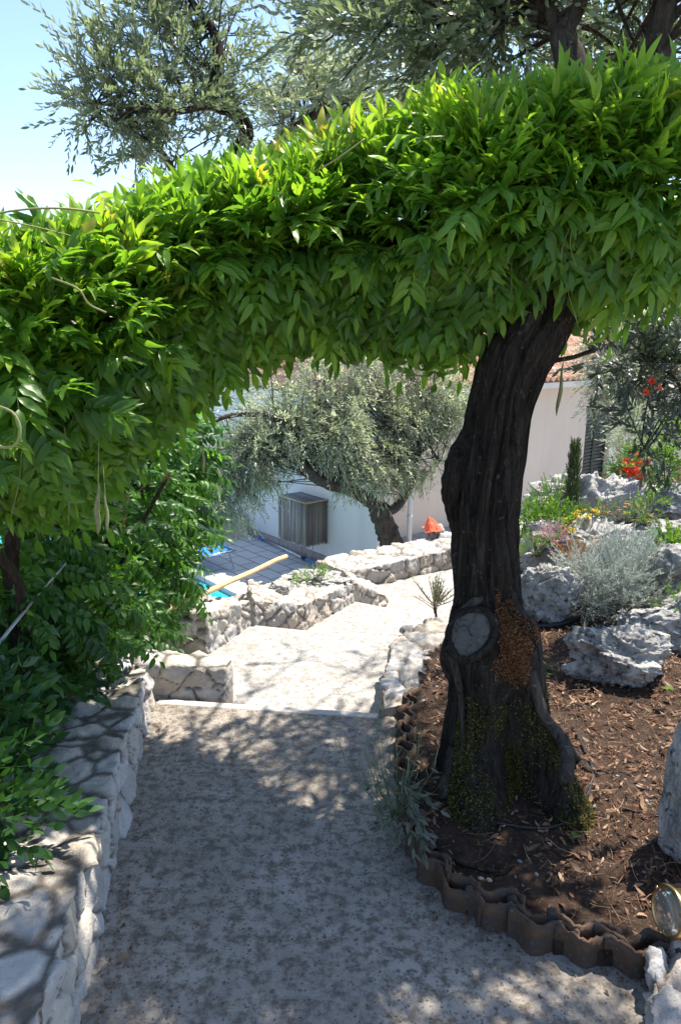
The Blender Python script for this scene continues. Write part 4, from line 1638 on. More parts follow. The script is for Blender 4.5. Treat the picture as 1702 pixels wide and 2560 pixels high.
# courtyard olive
oc_ = empty('olive_tree', tuple(T(905, 1300, 11.6)))
tag(oc_, 'courtyard olive with a forked leaning trunk and a wide silvery crown before the white wall', 'olive tree')
tb = T(912, 1310, 11.6); tb.z = DK - .1
LC0 = limb('trunk', [tb, T(905, 1270, 11.6), T(888, 1215, 11.5), T(868, 1165, 11.4)], .17, .15, oc_, 'bark', jag=.35)
LC1 = limb('limb', [T(870, 1172, 11.4), T(845, 1148, 11.3), T(800, 1128, 11.1), T(750, 1112, 10.9), T(705, 1085, 10.8), T(690, 1050, 10.8), T(700, 1010, 10.8)], .105, .05, oc_, 'bark', jag=.3)
LC2 = limb('limb', [T(885, 1180, 11.4), T(915, 1165, 11.5), T(945, 1115, 11.6), T(958, 1050, 11.7), T(970, 980, 11.7)], .08, .04, oc_, 'bark_pale')
LC3 = limb('limb', [T(950, 1060, 11.6), T(985, 1025, 11.7), T(1010, 980, 11.8)], .035, .02, oc_, 'bark_pale')
LC4 = limb('limb', [T(985, 1025, 11.7), T(1015, 1060, 11.6), T(1060, 1050, 11.6)], .025, .015, oc_)
crown(oc_, [lobe(530, 950, 11, .6, 34), lobe(560, 1050, 10.6, .48, 36), lobe(640, 980, 10.8, .6, 42), lobe(650, 920, 11, .6, 36), lobe(760, 900, 11.2, .75, 44), lobe(770, 1000, 10.9, .5, 40), lobe(880, 950, 11.4, .7, 44),
            lobe(880, 1060, 11.3, .45, 34), lobe(980, 900, 11.6, .6, 34), lobe(1050, 960, 11.7, .45, 22), lobe(1000, 1080, 11.5, .25, 9), lobe(470, 1080, 10.8, .4, 20), lobe(770, 820, 11.4, .7, 30), lobe(950, 820, 11.6, .7, 26),
            lobe(820, 1070, 11.0, .28, 14), lobe(1060, 870, 11.8, .5, 16)],
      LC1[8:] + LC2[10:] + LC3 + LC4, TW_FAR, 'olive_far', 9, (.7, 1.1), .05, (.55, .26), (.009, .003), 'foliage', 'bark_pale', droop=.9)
LC5 = limb('limb', [T(700, 1010, 10.8), T(620, 960, 10.7), T(520, 960, 10.6), T(450, 1010, 10.5), T(430, 1080, 10.4)], .045, .015, oc_, 'bark')
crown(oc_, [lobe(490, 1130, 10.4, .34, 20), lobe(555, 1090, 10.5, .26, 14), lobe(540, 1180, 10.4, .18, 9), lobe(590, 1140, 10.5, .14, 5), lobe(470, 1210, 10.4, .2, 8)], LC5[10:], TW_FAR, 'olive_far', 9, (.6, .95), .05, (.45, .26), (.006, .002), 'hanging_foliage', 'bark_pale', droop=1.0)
# olive to the right, in front of the house roof
od_ = empty('olive_tree', (4.6, 9.4, -1.2))
tag(od_, 'grey green olive crown hanging over the dark green door, partly hiding the roof', 'olive tree')
LD = limb('trunk', [Vector((4.6, 9.4, -2.0)), Vector((4.5, 9.3, -.2)), Vector((4.3, 9.2, 1.2)), T(1520, 780, 9.5)], .15, .07, od_)
crown(od_, [lobe(1400, 790, 9.4, .35, 26), lobe(1480, 750, 9.6, .5, 34), lobe(1560, 800, 9.6, .5, 30), lobe(1400, 880, 9.2, .30, 26), lobe(1460, 860, 9.4, .4, 30), lobe(1395, 940, 9.1, .2, 14), lobe(1520, 900, 9.5, .4, 22), lobe(1480, 1000, 9.4, .28, 12), lobe(1560, 680, 9.7, .5, 22)],
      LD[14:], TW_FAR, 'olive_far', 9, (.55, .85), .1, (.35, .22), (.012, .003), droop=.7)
#PART4
# ------------------------------------------------------------------ wisteria over the path
wis = empty('wisteria', (-1.7, 3.3, 0))
tag(wis, 'dense bright green wisteria trained as an arch over the path, with hanging seed pods', 'wisteria')
CL = [(-420, 640, 1180, 2.2), (-150, 640, 1150, 2.25), (100, 640, 1080, 2.4), (300, 570, 930, 2.6), (470, 515, 735, 2.78), (640, 460, 680, 2.85), (784, 415, 680, 2.88), (1000, 360, 710, 2.76), (1120, 335, 670, 2.64), (1230, 318, 575, 2.58), (1330, 312, 575, 2.58), (1568, 300, 580, 2.62), (1900, 300, 580, 2.7)]
ctr, rz_, yt_ = [], [], []
for x, a, b, t in CL:
    f = T(x, (a + b) / 2, t)
    h = (b - a) * K / FPX * t / 2
    ctr.append(Vector((f.x, f.y + (.26 if x < 900 else .22), f.z))); rz_.append(h * 1.0)
SEG = 220
cpath = smooth_path(ctr, SEG)
crz = np.interp(np.linspace(0, 1, SEG + 1), np.linspace(0, 1, len(rz_)), rz_)
WT = [compound(.24, 6, .025, .088, k, random.uniform(-.1, .4), 50, random.uniform(.0, .45)) for k in range(6)]
WT += [compound(.27, 6, .025, .086, 10 + k, random.uniform(.1, .6), 52, random.uniform(.15, .6)) for k in range(4)]
WU = [compound(.19, 5, .027, .090, 30 + k, random.uniform(-.15, .25), random.uniform(30, 46), random.uniform(-.3, .15)) for k in range(8)]          # young upright leaves


def wist(n, rlo, rhi, temps, m, young=False, seed=0.0, psi=None, sc=(.8, 1.12), tsel=(0, 1)):
    P, X, Z, Tn, S_ = [], [], [], [], []
    while len(P) < n:
        u = random.uniform(*tsel); i = min(SEG - 1, int(u * SEG))
        c = cpath[i].lerp(cpath[i + 1], u * SEG - i); rz = crz[i]
        a = random.uniform(0, 2 * math.pi) if psi is None else random.gauss(*psi)
        # a = 0 faces the camera, pi/2 up
        nrm = Vector((0, -math.cos(a), math.sin(a)))
        if not young and nrm.z > .1 and random.random() < .6 * min(1, nrm.z * 3): continue
        ry = .29 if c.x < .5 else .25
        q = Vector((c.x, c.y, c.z))
        k = random.uniform(rlo, rhi)
        lm = 1 + .46 * noise.noise(Vector((c.x * 2.9, nrm.y * 1.6 + seed, nrm.z * 1.6))) + .15 * noise.noise(Vector((c.x * 6, nrm.y * 4, nrm.z * 4 + 7)))
        p = q + Vector((0, nrm.y * ry * k * lm, nrm.z * rz * k * lm))
        n3 = Vector((random.gauss(0, .25), nrm.y / ry, nrm.z / rz)).normalized()
        up = n3.z
        rn = Vector((random.gauss(0, 1), random.gauss(0, 1), random.gauss(0, 1)))
        if young:
            x = n3 * .65 + Vector((rn.x * .45, rn.y * .2, .35 + .5 * max(0, nrm.z) + rn.z * .3))
            z = Vector((random.gauss(0, .45), -.5, .85 + .25 * rn.y))
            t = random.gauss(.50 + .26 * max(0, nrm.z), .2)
        else:
            x = n3 * .65 + Vector((0, 0, .5 * up - .15 * (1 - max(0, up)))) + Vector((rn.x * .75, rn.y * .35, rn.z * .5))
            if up < -.55: x = Vector((rn.x * .45, rn.y * .3 - .35, -.8))
            z = n3 * .4 + Vector((0, 0, .85)) + rn * .3
            if up < -.3: z = Vector((rn.x * .3, -1, .3))
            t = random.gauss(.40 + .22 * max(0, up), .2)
        if p.x > 1.25 and random.random() < .5: continue
        P.append(tuple(p)); X.append(tuple(x)); Z.append(tuple(z)); Tn.append(t); S_.append(random.uniform(*sc))
    return P, X, Z, S_, np.clip(Tn, .03, .97)


a_ = wist(2700, .74, 1.03, WT, None, sc=(.5, 1.05))
b_ = wist(600, .35, .75, WT, None)
A_ = [list(x) + list(y) for x, y in zip(a_, b_)]
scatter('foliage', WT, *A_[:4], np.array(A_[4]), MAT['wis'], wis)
y_ = wist(720, .82, 1.05, WU, None, True, psi=(1.3, .6), sc=(.6, 1.12))
y2 = wist(900, .84, 1.06, WU, None, True, psi=(.45, .5), sc=(.6, 1.02))
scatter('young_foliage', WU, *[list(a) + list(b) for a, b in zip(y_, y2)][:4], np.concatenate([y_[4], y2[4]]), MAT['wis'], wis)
# woody stems inside the canopy
for k in range(5):
    off = [Vector((0, random.uniform(-.2, .15), random.uniform(-.18, .2))) for _ in range(len(ctr))]
    q = smooth_path([c + o for c, o in zip(ctr, off)], 80)
    mb = MB(); mb.tube(q, [random.uniform(.010, .026)] * 81, 8, jag=.3)
    mb.build('stem', MAT['vine'], wis)
for k, (x0, y0, t0, x1, y1, t1, r0) in enumerate([(20, 1900, 3.2, 60, 1050, 3.0, .03), (110, 1700, 3.6, 150, 1000, 3.3, .022), (205, 1520, 4.3, 290, 950, 3.6, .014), (160, 1500, 4.3, 200, 1000, 3.6, .012), (-40, 1100, 2.6, 50, 1420, 2.9, .018)]):
    a, b = T(x0, y0, t0), T(x1, y1, t1)
    q = smooth_path([a, a.lerp(b, .35) + Vector((random.gauss(0, .04), 0, 0)), a.lerp(b, .7) + Vector((random.gauss(0, .04), 0, 0)), b], 24)
    mb = MB(); mb.tube(q, r0, 8, jag=.3)
    mb.build('stem', MAT['vine'], wis)
# hanging pods
def pod_mesh():
    mb = MB()
    L = .15
    P = [(0, 0, 0), (0, 0, -.10)] + [(.004 * math.sin(i), .002 * i / 8, -.10 - L * i / 9) for i in range(1, 10)]
    rr = [.0012, .0015] + [.0035 + .0065 * math.sin(math.pi * min(1, (i / 9) ** 1.4 * .98)) for i in range(1, 10)]
    rr[-1] = .001
    mb.tube(P, rr, 8, True)
    for i in range(len(mb.v)):
        x, y, z = mb.v[i]; mb.v[i] = (x, y * .5, z)
    o = mb.build('seed_pod', MAT['pod'], wis)
    return o


pod0 = pod_mesh()
pods = [(228, 1020, 2.35, 1.35), (238, 1070, 2.35, 1.0), (962, 800, 2.75, 1.25), (945, 850, 2.8, .8), (707, 850, 2.75, 1.0), (620, 800, 2.8, 1.0), (1308, 745, 2.75, 1.55), (735, 830, 2.8, .7), (982, 900, 2.8, .9), (465, 980, 2.7, .8)]
for i, (x, y, t, sc) in enumerate(pods):
    o = pod0 if i == 0 else pod0.copy()
    if i: COL.objects.link(o); o.parent = wis; o.matrix_parent_inverse = pod0.matrix_parent_inverse.copy()
    o.location = T(x, y, t); o.scale = (sc * .65, sc * .65, sc * .85); o.rotation_euler = (random.uniform(-.1, .1), random.uniform(-.12, .12), random.uniform(0, 6))
# thin hanging tendrils
for i in range(26):
    x = random.choice([random.uniform(40, 470), random.uniform(470, 1120), random.uniform(1180, 1330)])
    yb = 70 + interp(x, [c[0] for c in CL], [c[2] for c in CL]); t = interp(x, [c[0] for c in CL], [c[3] for c in CL]) + random.uniform(-.1, .3)
    a = T(x, yb - 130, t); L_ = random.uniform(.12, .34)
    q = smooth_path([a, a + Vector((random.gauss(0, .015), random.gauss(0, .015), -L_ * .5)), a + Vector((random.gauss(0, .03), 0, -L_))], 10)
    mb = MB(); mb.tube(q, [.0022 - .001 * i_ / 10 for i_ in range(11)], 4)
    mb.build('tendril', MAT['wis_stem'], wis)
for P_, r0 in (([T(-30, 495, 2.1), T(60, 482, 2.15), T(150, 480, 2.2), T(230, 490, 2.3)], .003), ([T(-30, 500, 2.1), T(80, 522, 2.2), T(170, 545, 2.35)], .0022), ([T(-20, 930, 1.9), T(30, 950, 1.9), T(48, 990, 1.9), T(36, 1025, 1.9), T(5, 1030, 1.9), T(-10, 1015, 1.9)], .0035), ([T(120, 640, 2.1), T(180, 665, 2.1), T(205, 700, 2.12), T(245, 720, 2.15)], .003), ([T(840, 320, 2.6), T(770, 370, 2.6), T(690, 415, 2.7)], .003)):
    mb = MB(); mb.tube(smooth_path(P_, 16), r0, 6); mb.build('tendril', MAT['wis_stem'], wis)

# ------------------------------------------------------------------ hedge under it
def cloud(lobes, n, temps, m, par, name='foliage', updir=.2, tint=(.4, .2), sc=(.8, 1.15), shell=.5, zup=.8, down=0.0, clipz=None):
    P, X, Z, Tn = [], [], [], []
    wts = np.array([l[3] for l in lobes], float) if len(lobes[0]) > 3 else np.ones(len(lobes))
    wts = wts / wts.sum()
    while len(P) < n:
        l = lobes[rng.choice(len(lobes), p=wts)]
        c, r = Vector(l[0]), l[1]
        d = Vector(rand_dirs(1)[0]); k = random.uniform(shell, 1.0)
        k *= 1 + .3 * noise.noise(d * 2.2 + c * 3)
        p = c + Vector((d.x * r[0], d.y * r[1], d.z * r[2])) * k
        if clipz is not None and p.z < clipz: continue
        x = d * .8 + Vector((0, 0, updir - down * random.random())) + Vector(rand_dirs(1)[0]) * .5
        P.append(tuple(p)); X.append(tuple(x)); Z.append((random.gauss(0, .4), random.gauss(-.3, .4), zup)); Tn.append(random.gauss(*tint))
    return scatter(name, temps, P, X, Z, rng.uniform(*sc, n), np.clip(Tn, .03, .97), MAT[m], par)


def lb(x, y, t, rx, ry, rz, w_=1.0):
    return (tuple(T(x, y, t)), (rx, ry, rz), 0, w_)


hedge = empty('climbing_shrub', (-1.7, 4.2, -.3))
tag(hedge, 'tall leafy climbing shrub left of the stairs, bright at its right edge and dark inside', 'shrub')
HT = [compound(.20, 5, .024, .058, 50 + k, random.uniform(.2, .6), 55, .5, rows=3) for k in range(6)]
cloud([lb(20, 1250, 3.3, .35, .3, .40, 1.2), lb(140, 1250, 3.7, .38, .3, .40, 1.3), lb(250, 1180, 4.2, .38, .35, .42, 1.6), lb(335, 1130, 4.7, .32, .35, .38, 1.8), lb(390, 1190, 5.0, .19, .3, .36, 1.3), lb(395, 1060, 4.9, .25, .3, .3, 1.0),
       lb(330, 1330, 4.6, .30, .3, .34, 1.3), lb(240, 1390, 4.2, .30, .3, .32, 1.2), lb(120, 1420, 3.6, .34, .3, .30, 1.2), lb(20, 1450, 3.2, .3, .3, .3, 1.0), lb(300, 1460, 4.3, .18, .2, .18, .5), lb(410, 1000, 5.2, .14, .2, .24, .5), lb(385, 1290, 4.9, .10, .2, .2, .4)],
      1400, HT, 'climb', hedge, tint=(.34, .24), down=.7, shell=.35)
for k in range(12):
    a = T(random.uniform(-40, 250), random.uniform(1450, 1520), random.uniform(4.0, 4.8)); b = T(random.uniform(20, 420), random.uniform(1050, 1200), random.uniform(3.5, 4.6))
    mb = MB(); mb.tube(smooth_path([a, a.lerp(b, .5) + Vector((random.gauss(0, .08), random.gauss(0, .08), 0)), b], 14), [random.uniform(.004, .012)] * 15, 6, jag=.2)
    mb.build('stem', MAT['vine'], hedge)

jas = empty('jasmine', (-1.2, 2.2, .2))
tag(jas, 'dark jasmine spilling over the low wall at lower left, dotted with small white flowers', 'jasmine')
JT = [twig_opposite(.20, 6, .062, .026, seed=70 + k, rows=2, ang=55, curve=.5, tw=.0018) for k in range(6)]
jl = [lb(-110, 1560, 2.85, .20, .2, .17), lb(-10, 1535, 3.05, .18, .2, .14), lb(75, 1510, 3.35, .16, .2, .10, .7), lb(-120, 1680, 2.6, .18, .2, .13), lb(-45, 1660, 2.7, .11, .16, .09, .7), lb(-105, 1790, 2.4, .13, .15, .10, .8), lb(-120, 1880, 2.25, .12, .12, .08, .7), lb(-35, 1770, 2.45, .06, .08, .05, .3), lb(-30, 1880, 2.25, .05, .06, .05, .25)]
cloud(jl, 430, JT, 'jas', jas, tint=(.40, .22), shell=.4, updir=.1, down=.5)
def star():
    mb = MB()
    for k in range(5):
        a = 2 * math.pi * k / 5
        d = Vector((math.cos(a), math.sin(a), .12)); e = Vector((-math.sin(a), math.cos(a), 0))
        mb.add([Vector((0, 0, 0)), d * .006 + e * .0028, d * .012 + e * .0015 + Vector((0, 0, -.002)), d * .012 - e * .0025, d * .006 - e * .0022], [(0, 1, 2, 3, 4)], .6)
    mb.tube([(0, 0, 0), (0, 0, -.012)], .0012, 5)
    return mb


st0 = star().build('flower', MAT['white'], jas, False)
for i in range(34):
    l = random.choice(jl); c = Vector(l[0])
    d = Vector((random.gauss(.4, .5), -1, random.gauss(.4, .5))).normalized()
    o = st0 if i == 0 else st0.copy()
    if i: COL.objects.link(o); o.parent = jas; o.matrix_parent_inverse = st0.matrix_parent_inverse.copy()
    o.location = c + Vector((d.x * l[1][0], d.y * l[1][1], d.z * l[1][2])) * 1.08
    o.rotation_euler = d.to_track_quat('Z', 'Y').to_euler(); o.scale = (1.1,) * 3
# diagonal support wire and post
mb = MB(); mb.tube([T(-20, 1505, 2.6), T(75, 1385, 2.95)], .006, 8)
mb.tube([T(75, 1385, 2.95), T(152, 1298, 3.2)], .0042, 8)
tag(mb.build('support_rod', MAT['cable']), 'thin grey metal rod slanting through the dark hedge at left', 'rod')
mb = MB(); mb.tube([T(262, 1590, 4.1), T(266, 1380, 4.15), T(300, 1080, 4.2)], .013, 8, jag=.1)
tag(mb.build('post', MAT['vine']), 'thin upright post behind the low wall, inside the hedge', 'post')

# ------------------------------------------------------------------ plants of the rock garden
def sprig(L, n, ll, lw, seed, ang=35, curve=.1):
    return twig_opposite(L, n, ll, lw, seed=seed, rows=1, ang=ang, curve=curve)


sil = empty('silver_shrub', tuple(G(1420, 1400, .06)))
tag(sil, 'mounded silver leaved shrub with fine pale foliage between the grey rocks', 'shrub')
ST = [sprig(.14, 9, .026, .006, 80 + k, 45, .2) for k in range(5)]
cloud([lb(1390, 1340, 5.0, .26, .25, .17, 1.3), lb(1450, 1320, 5.1, .22, .25, .20, 1.2), lb(1490, 1370, 5.0, .16, .2, .14, .7), lb(1335, 1330, 5.0, .16, .2, .12, .6), lb(1430, 1300, 5.2, .22, .2, .10, .6), lb(1490, 1300, 5.2, .14, .2, .10, .4), lb(1345, 1385, 4.9, .12, .15, .09, .4), lb(1440, 1400, 4.85, .2, .15, .08, .5)],
      1300, ST, 'silver', sil, updir=.7, tint=(.5, .25), shell=.45)
for P_ in ([T(1445, 1420, 4.7), T(1480, 1385, 4.75), T(1560, 1320, 4.8)], [T(1430, 1410, 4.75), T(1400, 1370, 4.8)]):
    mb = MB(); mb.tube(smooth_path(P_, 8), .004, 5); mb.build('dry_stem', MAT['bark_pale'], sil)

cy = empty('cypress', tuple(T(1317, 1230, 6.0)))
tag(cy, 'slim young columnar cypress standing in front of the big white boulder', 'cypress')
CT = [sprig(.07, 9, .014, .004, 90 + k, 25, .05) for k in range(4)]
base, tip = T(1313, 1255, 6.0), T(1323, 1028, 6.0)
P, X, Z = [], [], []
for i in range(900):
    u = random.random() ** .85
    c = base.lerp(tip, u); r = .052 * (1 - u) ** .55 * (1 + .5 * noise.noise(Vector((u * 9, i * .01, 0)))) + .006
    a = random.uniform(0, 6.28); q = r * random.uniform(.3, 1)
    P.append((c.x + math.cos(a) * q, c.y + math.sin(a) * q, c.z)); X.append((math.cos(a) * .45, math.sin(a) * .45, 1)); Z.append((math.cos(a), math.sin(a), 0.1))
scatter('foliage', CT, P, X, Z, rng.uniform(.7, 1.2, 900), np.clip(rng.normal(.45, .25, 900), 0, 1), MAT['cyp'], cy)
mb = MB(); mb.tube([base + Vector((0, 0, -.05)), base.lerp(tip, .9)], [.01, .003], 6); mb.build('trunk', MAT['bark'], cy)


def shrub(name, label, lobes, n, temps, m, tint=(.5, .2), updir=.5, sc=(.8, 1.15), shell=.3, down=0.0, cat='shrub', stems=6):
    c = Vector((0, 0, 0))
    for l in lobes: c += Vector(l[0]) / len(lobes)
    base = Vector((c.x, c.y, min(l[0][2] - l[1][2] for l in lobes)))
    e = empty(name, tuple(base)); tag(e, label, cat)
    cloud(lobes, n, temps, m, e, updir=updir, tint=tint, sc=sc, shell=shell, down=down)
    mb = MB()
    for k in range(stems):
        l = random.choice(lobes); q = Vector(l[0]) + Vector(rand_dirs(1)[0]) * l[1][0] * .5
        mb.tube(smooth_path([base + Vector((random.gauss(0, .02), random.gauss(0, .02), -.03)), base.lerp(q, .5) + Vector((random.gauss(0, .03), 0, 0)), q], 6), [.006, .005, .005, .004, .004, .003, .002], 5)
    mb.build('stems', MAT['bark'], e)
    return e


def heads(par, name, lobes, n, m, r, tint=(.5, .3), flat=.5):
    """flower heads: small crumpled clusters, each a child"""
    bm = bmesh.new(); bmesh.ops.create_icosphere(bm, subdivisions=2, radius=1)
    for v in bm.verts:
        k = 1 + .45 * noise.noise(v.co * 3.1)
        v.co = Vector((v.co.x * k * r, v.co.y * k * r, v.co.z * k * r * flat))
    me = bpy.data.meshes.new(name); bm.to_mesh(me); bm.free()
    a = me.attributes.new('tint', 'FLOAT', 'POINT'); a.data.foreach_set('value', np.clip(rng.normal(*tint, len(me.vertices)), 0, 1).astype(np.float32))
    me.materials.append(MAT[m])
    for i in range(n):
        l = random.choice(lobes); d = Vector((random.gauss(0, .6), random.gauss(-.3, .5), abs(random.gauss(.7, .4)))).normalized()
        o = bpy.data.objects.new(name, me); COL.objects.link(o); o.parent = par
        o.matrix_parent_inverse = Matrix.Translation(-par.location)
        o.location = Vector(l[0]) + Vector((d.x * l[1][0], d.y * l[1][1], d.z * l[1][2])) * random.uniform(.9, 1.2)
        o.rotation_euler = (random.uniform(-.5, .5), random.uniform(-.5, .5), random.uniform(0, 6)); o.scale = (random.uniform(.6, 1.2),) * 3


SM = [sprig(.11, 6, .028, .012, 100 + k, 50, .2) for k in range(5)]
FINE = [sprig(.12, 10, .022, .005, 110 + k, 30, .15) for k in range(5)]
BIG = [sprig(.16, 6, .05, .02, 120 + k, 50, .3) for k in range(5)]
pl = [lb(1270, 1150, 6.4, .13, .15, .11), lb(1295, 1135, 6.4, .08, .12, .09), lb(1250, 1172, 6.3, .08, .1, .07)]
pk = shrub('flowering_shrub', 'loose low shrub with small pale pink flower heads beside the cypress', pl, 110, FINE, 'bush', (.35, .2))
heads(pk, 'flower', pl, 14, 'pink', .016)
gl = [lb(1255, 1205, 5.75, .12, .12, .10), lb(1225, 1195, 5.75, .08, .1, .06), lb(1285, 1190, 5.7, .08, .1, .09), lb(1210, 1175, 5.8, .06, .08, .04, .5)]
shrub('shrub', 'small fresh green leafy shrub against the big boulder, left of the cypress', gl, 120, SM, 'bush', (.45, .2))
yl = [lb(1325, 1205, 5.7, .10, .1, .07), lb(1355, 1190, 5.75, .10, .1, .05), lb(1300, 1225, 5.6, .06, .08, .04)]
ye = shrub('flowering_plant', 'low plant with a mass of bright yellow flower heads in front of the cypress', yl, 90, FINE, 'bush', (.6, .2))
heads(ye, 'flower', yl, 46, 'yellow', .016)
ol = [lb(1395, 1185, 5.8, .10, .1, .06), lb(1450, 1180, 5.8, .13, .1, .07), lb(1475, 1200, 5.7, .09, .1, .06)]
oe = shrub('flowering_plant', 'dry grassy plant with rusty orange seed heads, right of the yellow flowers', ol, 110, FINE, 'greygreen', (.6, .2))
heads(oe, 'seed_head', ol, 48, 'orange', .013, flat=.4)
shrub('shrub', 'yellow green leafy sprig between the seed heads and the white rounded boulder', [lb(1495, 1165, 5.75, .10, .1, .09), lb(1470, 1185, 5.7, .05, .08, .06, .4)], 60, SM, 'bush', (.75, .15), .5, (.6, .9))
shrub('ground_cover_plant', 'low green and pinkish ground cover right of the olive trunk', [lb(1225, 1250, 5.4, .10, .15, .04), lb(1270, 1240, 5.5, .10, .1, .04), lb(1210, 1270, 5.3, .06, .1, .04)], 120, FINE, 'bush', (.6, .3), .9, (.4, .7))
shrub('ground_cover_plant', 'tuft of thin pink stems in front of the fresh green shrub', [lb(1275, 1245, 5.45, .05, .06, .05)], 40, FINE, 'pink', (.3, .2), .9)
shrub('ground_cover_plant', 'small orange brown succulent cushion at the foot of the pale rock ridge', [lb(1320, 1290, 5.2, .06, .08, .03), lb(1350, 1280, 5.25, .05, .08, .03)], 50, FINE, 'orange', (.5, .3), .9)
shrub('shrub', 'small ferny green plant at the right edge above the brown stained rock', [lb(1540, 1255, 5.2, .07, .08, .05)], 80, SM, 'bush', (.5, .2))
shrub('shrub', 'yellowing leafy plant at the right edge beside the silver shrub', [lb(1560, 1400, 4.6, .12, .12, .1)], 36, BIG, 'bush', (.7, .25), .5, (.4, .7))
shrub('shrub', 'leafy bright green shrub at the right edge above the red flowers', [lb(1540, 1010, 6.5, .17, .2, .16), lb(1580, 1060, 6.5, .2, .2, .2), lb(1490, 1060, 6.7, .14, .15, .12, .6), lb(1530, 1090, 6.6, .12, .15, .14, .6)], 230, BIG, 'bush', (.55, .25), .3, (.6, .9))
shrub('shrub', 'pale thin leaved shrub behind the red flowers, in front of the house wall', [lb(1450, 1000, 7.6, .16, .2, .2), lb(1490, 1070, 7.4, .22, .2, .2), lb(1430, 1050, 7.8, .08, .15, .14, .5)], 420, FINE, 'olive_far', (.5, .25), .4, (1.0, 1.6))
dl = [lb(1500, 850, 4.4, .20, .2, .12), lb(1560, 880, 4.4, .2, .2, .2), lb(1450, 830, 4.5, .14, .15, .07, .6), lb(1400, 830, 4.4, .14, .12, .05, .35), lb(1480, 950, 4.4, .10, .15, .10, .5), lb(1570, 800, 4.4, .2, .2, .14), lb(1500, 1010, 4.4, .09, .1, .09, .3)]
DLT = [twig_opposite(.20, 6, .062, .019, seed=130 + k, rows=2, ang=45, curve=.2) for k in range(5)]
dk = shrub('flowering_shrub', 'dark stiff leaved shrub at the right edge with a few red flowers', dl, 175, DLT, 'darkleaf', (.4, .25), .2)
dkb = MB()
dkb.tube(smooth_path([T(1640, 1300, 4.5), T(1600, 1050, 4.5), T(1560, 880, 4.45), T(1500, 850, 4.4)], 16), [.022 - .001 * i for i in range(17)], 8)
dkb.build('trunk', MAT['bark'], dk)


def trumpet():
    """five petalled trumpet flower along +Z"""
    n, k = 20, 6
    V, F = [], []
    for i in range(k):
        u = i / (k - 1)
        for j in range(n):
            a = 2 * math.pi * j / n
            lob = 1 + (.28 * math.cos(5 * a) if u > .6 else .05 * math.cos(5 * a)) * u
            r = .006 + .030 * u ** 2.2 * lob
            z = .045 * u - .010 * u ** 4
            V.append((math.cos(a) * r, math.sin(a) * r, z))
    for i in range(k - 1):
        for j in range(n):
            F.append((i * n + j, i * n + (j + 1) % n, (i + 1) * n + (j + 1) % n, (i + 1) * n + j))
    mb = MB(); mb.add(V, F, .4)
    mb.t = [.25 + .6 * (z / .045) ** 2 * random.uniform(.4, 1) for _, _, z in mb.v]
    mb.tube([(0, 0, -.03), (0, 0, .004)], .005, 6, tint=.9)
    return mb


fl0 = trumpet().build('flower', MAT['red'], dk)
for i, (x, y, t) in enumerate([(1500, 880, 4.25), (1482, 905, 4.25), (1512, 895, 4.2)]):
    o = fl0 if i == 0 else fl0.copy()
    if i: COL.objects.link(o); o.parent = dk; o.matrix_parent_inverse = fl0.matrix_parent_inverse.copy()
    o.location = T(x, y, t); o.scale = (.55,) * 3; o.rotation_euler = (1.2, random.uniform(-.5, .5), random.uniform(-1, 1))

# potted plant with red trumpet flowers
pc = T(1452, 1118, 7.2)
mb = MB()
prof_ = [(.075, -.16), (.10, 0.0), (.108, .0), (.112, .035), (.098, .035), (.092, .0)]
n = 28
V = [(pc.x + math.cos(2 * math.pi * j / n) * r, pc.y + math.sin(2 * math.pi * j / n) * r, pc.z + z) for r, z in prof_ for j in range(n)]
F = [(i * n + j, i * n + (j + 1) % n, (i + 1) * n + (j + 1) % n, (i + 1) * n + j) for i in range(len(prof_) - 1) for j in range(n)] + [tuple(range(n))[::-1], tuple((len(prof_) - 1) * n + j for j in range(n))]
mb.add(V, F)
tag(mb.build('flower_pot', MAT['pot']), 'terracotta flower pot half hidden behind the big white boulder', 'flower pot')
rl = [lb(1455, 1085, 7.2, .13, .12, .10), lb(1450, 1060, 7.2, .10, .1, .08), lb(1425, 1095, 7.2, .08, .08, .07)]
rp_ = shrub('flowering_plant', 'plant covered in red trumpet flowers growing in the terracotta pot', rl, 110, SM, 'bush', (.25, .2), .3)
f1_ = trumpet().build('flower', MAT['red'], rp_)
rf = [(1448, 1055), (1436, 1070), (1466, 1066), (1452, 1076), (1484, 1068), (1460, 1096), (1446, 1090), (1474, 1100), (1432, 1082), (1462, 1054), (1478, 1086), (1455, 1106)]
for i, (x, y) in enumerate(rf):
    o = f1_ if i == 0 else f1_.copy()
    if i: COL.objects.link(o); o.parent = rp_; o.matrix_parent_inverse = f1_.matrix_parent_inverse.copy()
    o.location = T(x, y, 7.03 + random.uniform(-.05, .05)); o.scale = (1.15,) * 3
    d = Vector((random.gauss(0, .5), -1, random.gauss(.35, .3))); o.rotation_euler = d.to_track_quat('Z', 'Y').to_euler()

# succulent plant behind the zigzag wall
shrub('succulent_plant', 'yellow green succulent cushion behind the zigzag wall, above the dark rock', [lb(720, 1326, 6.15, .10, .1, .05), lb(690, 1336, 6.1, .06, .08, .035), lb(745, 1318, 6.2, .05, .08, .04)], 120, SM, 'bush', (.7, .25), .6, (.3, .5))

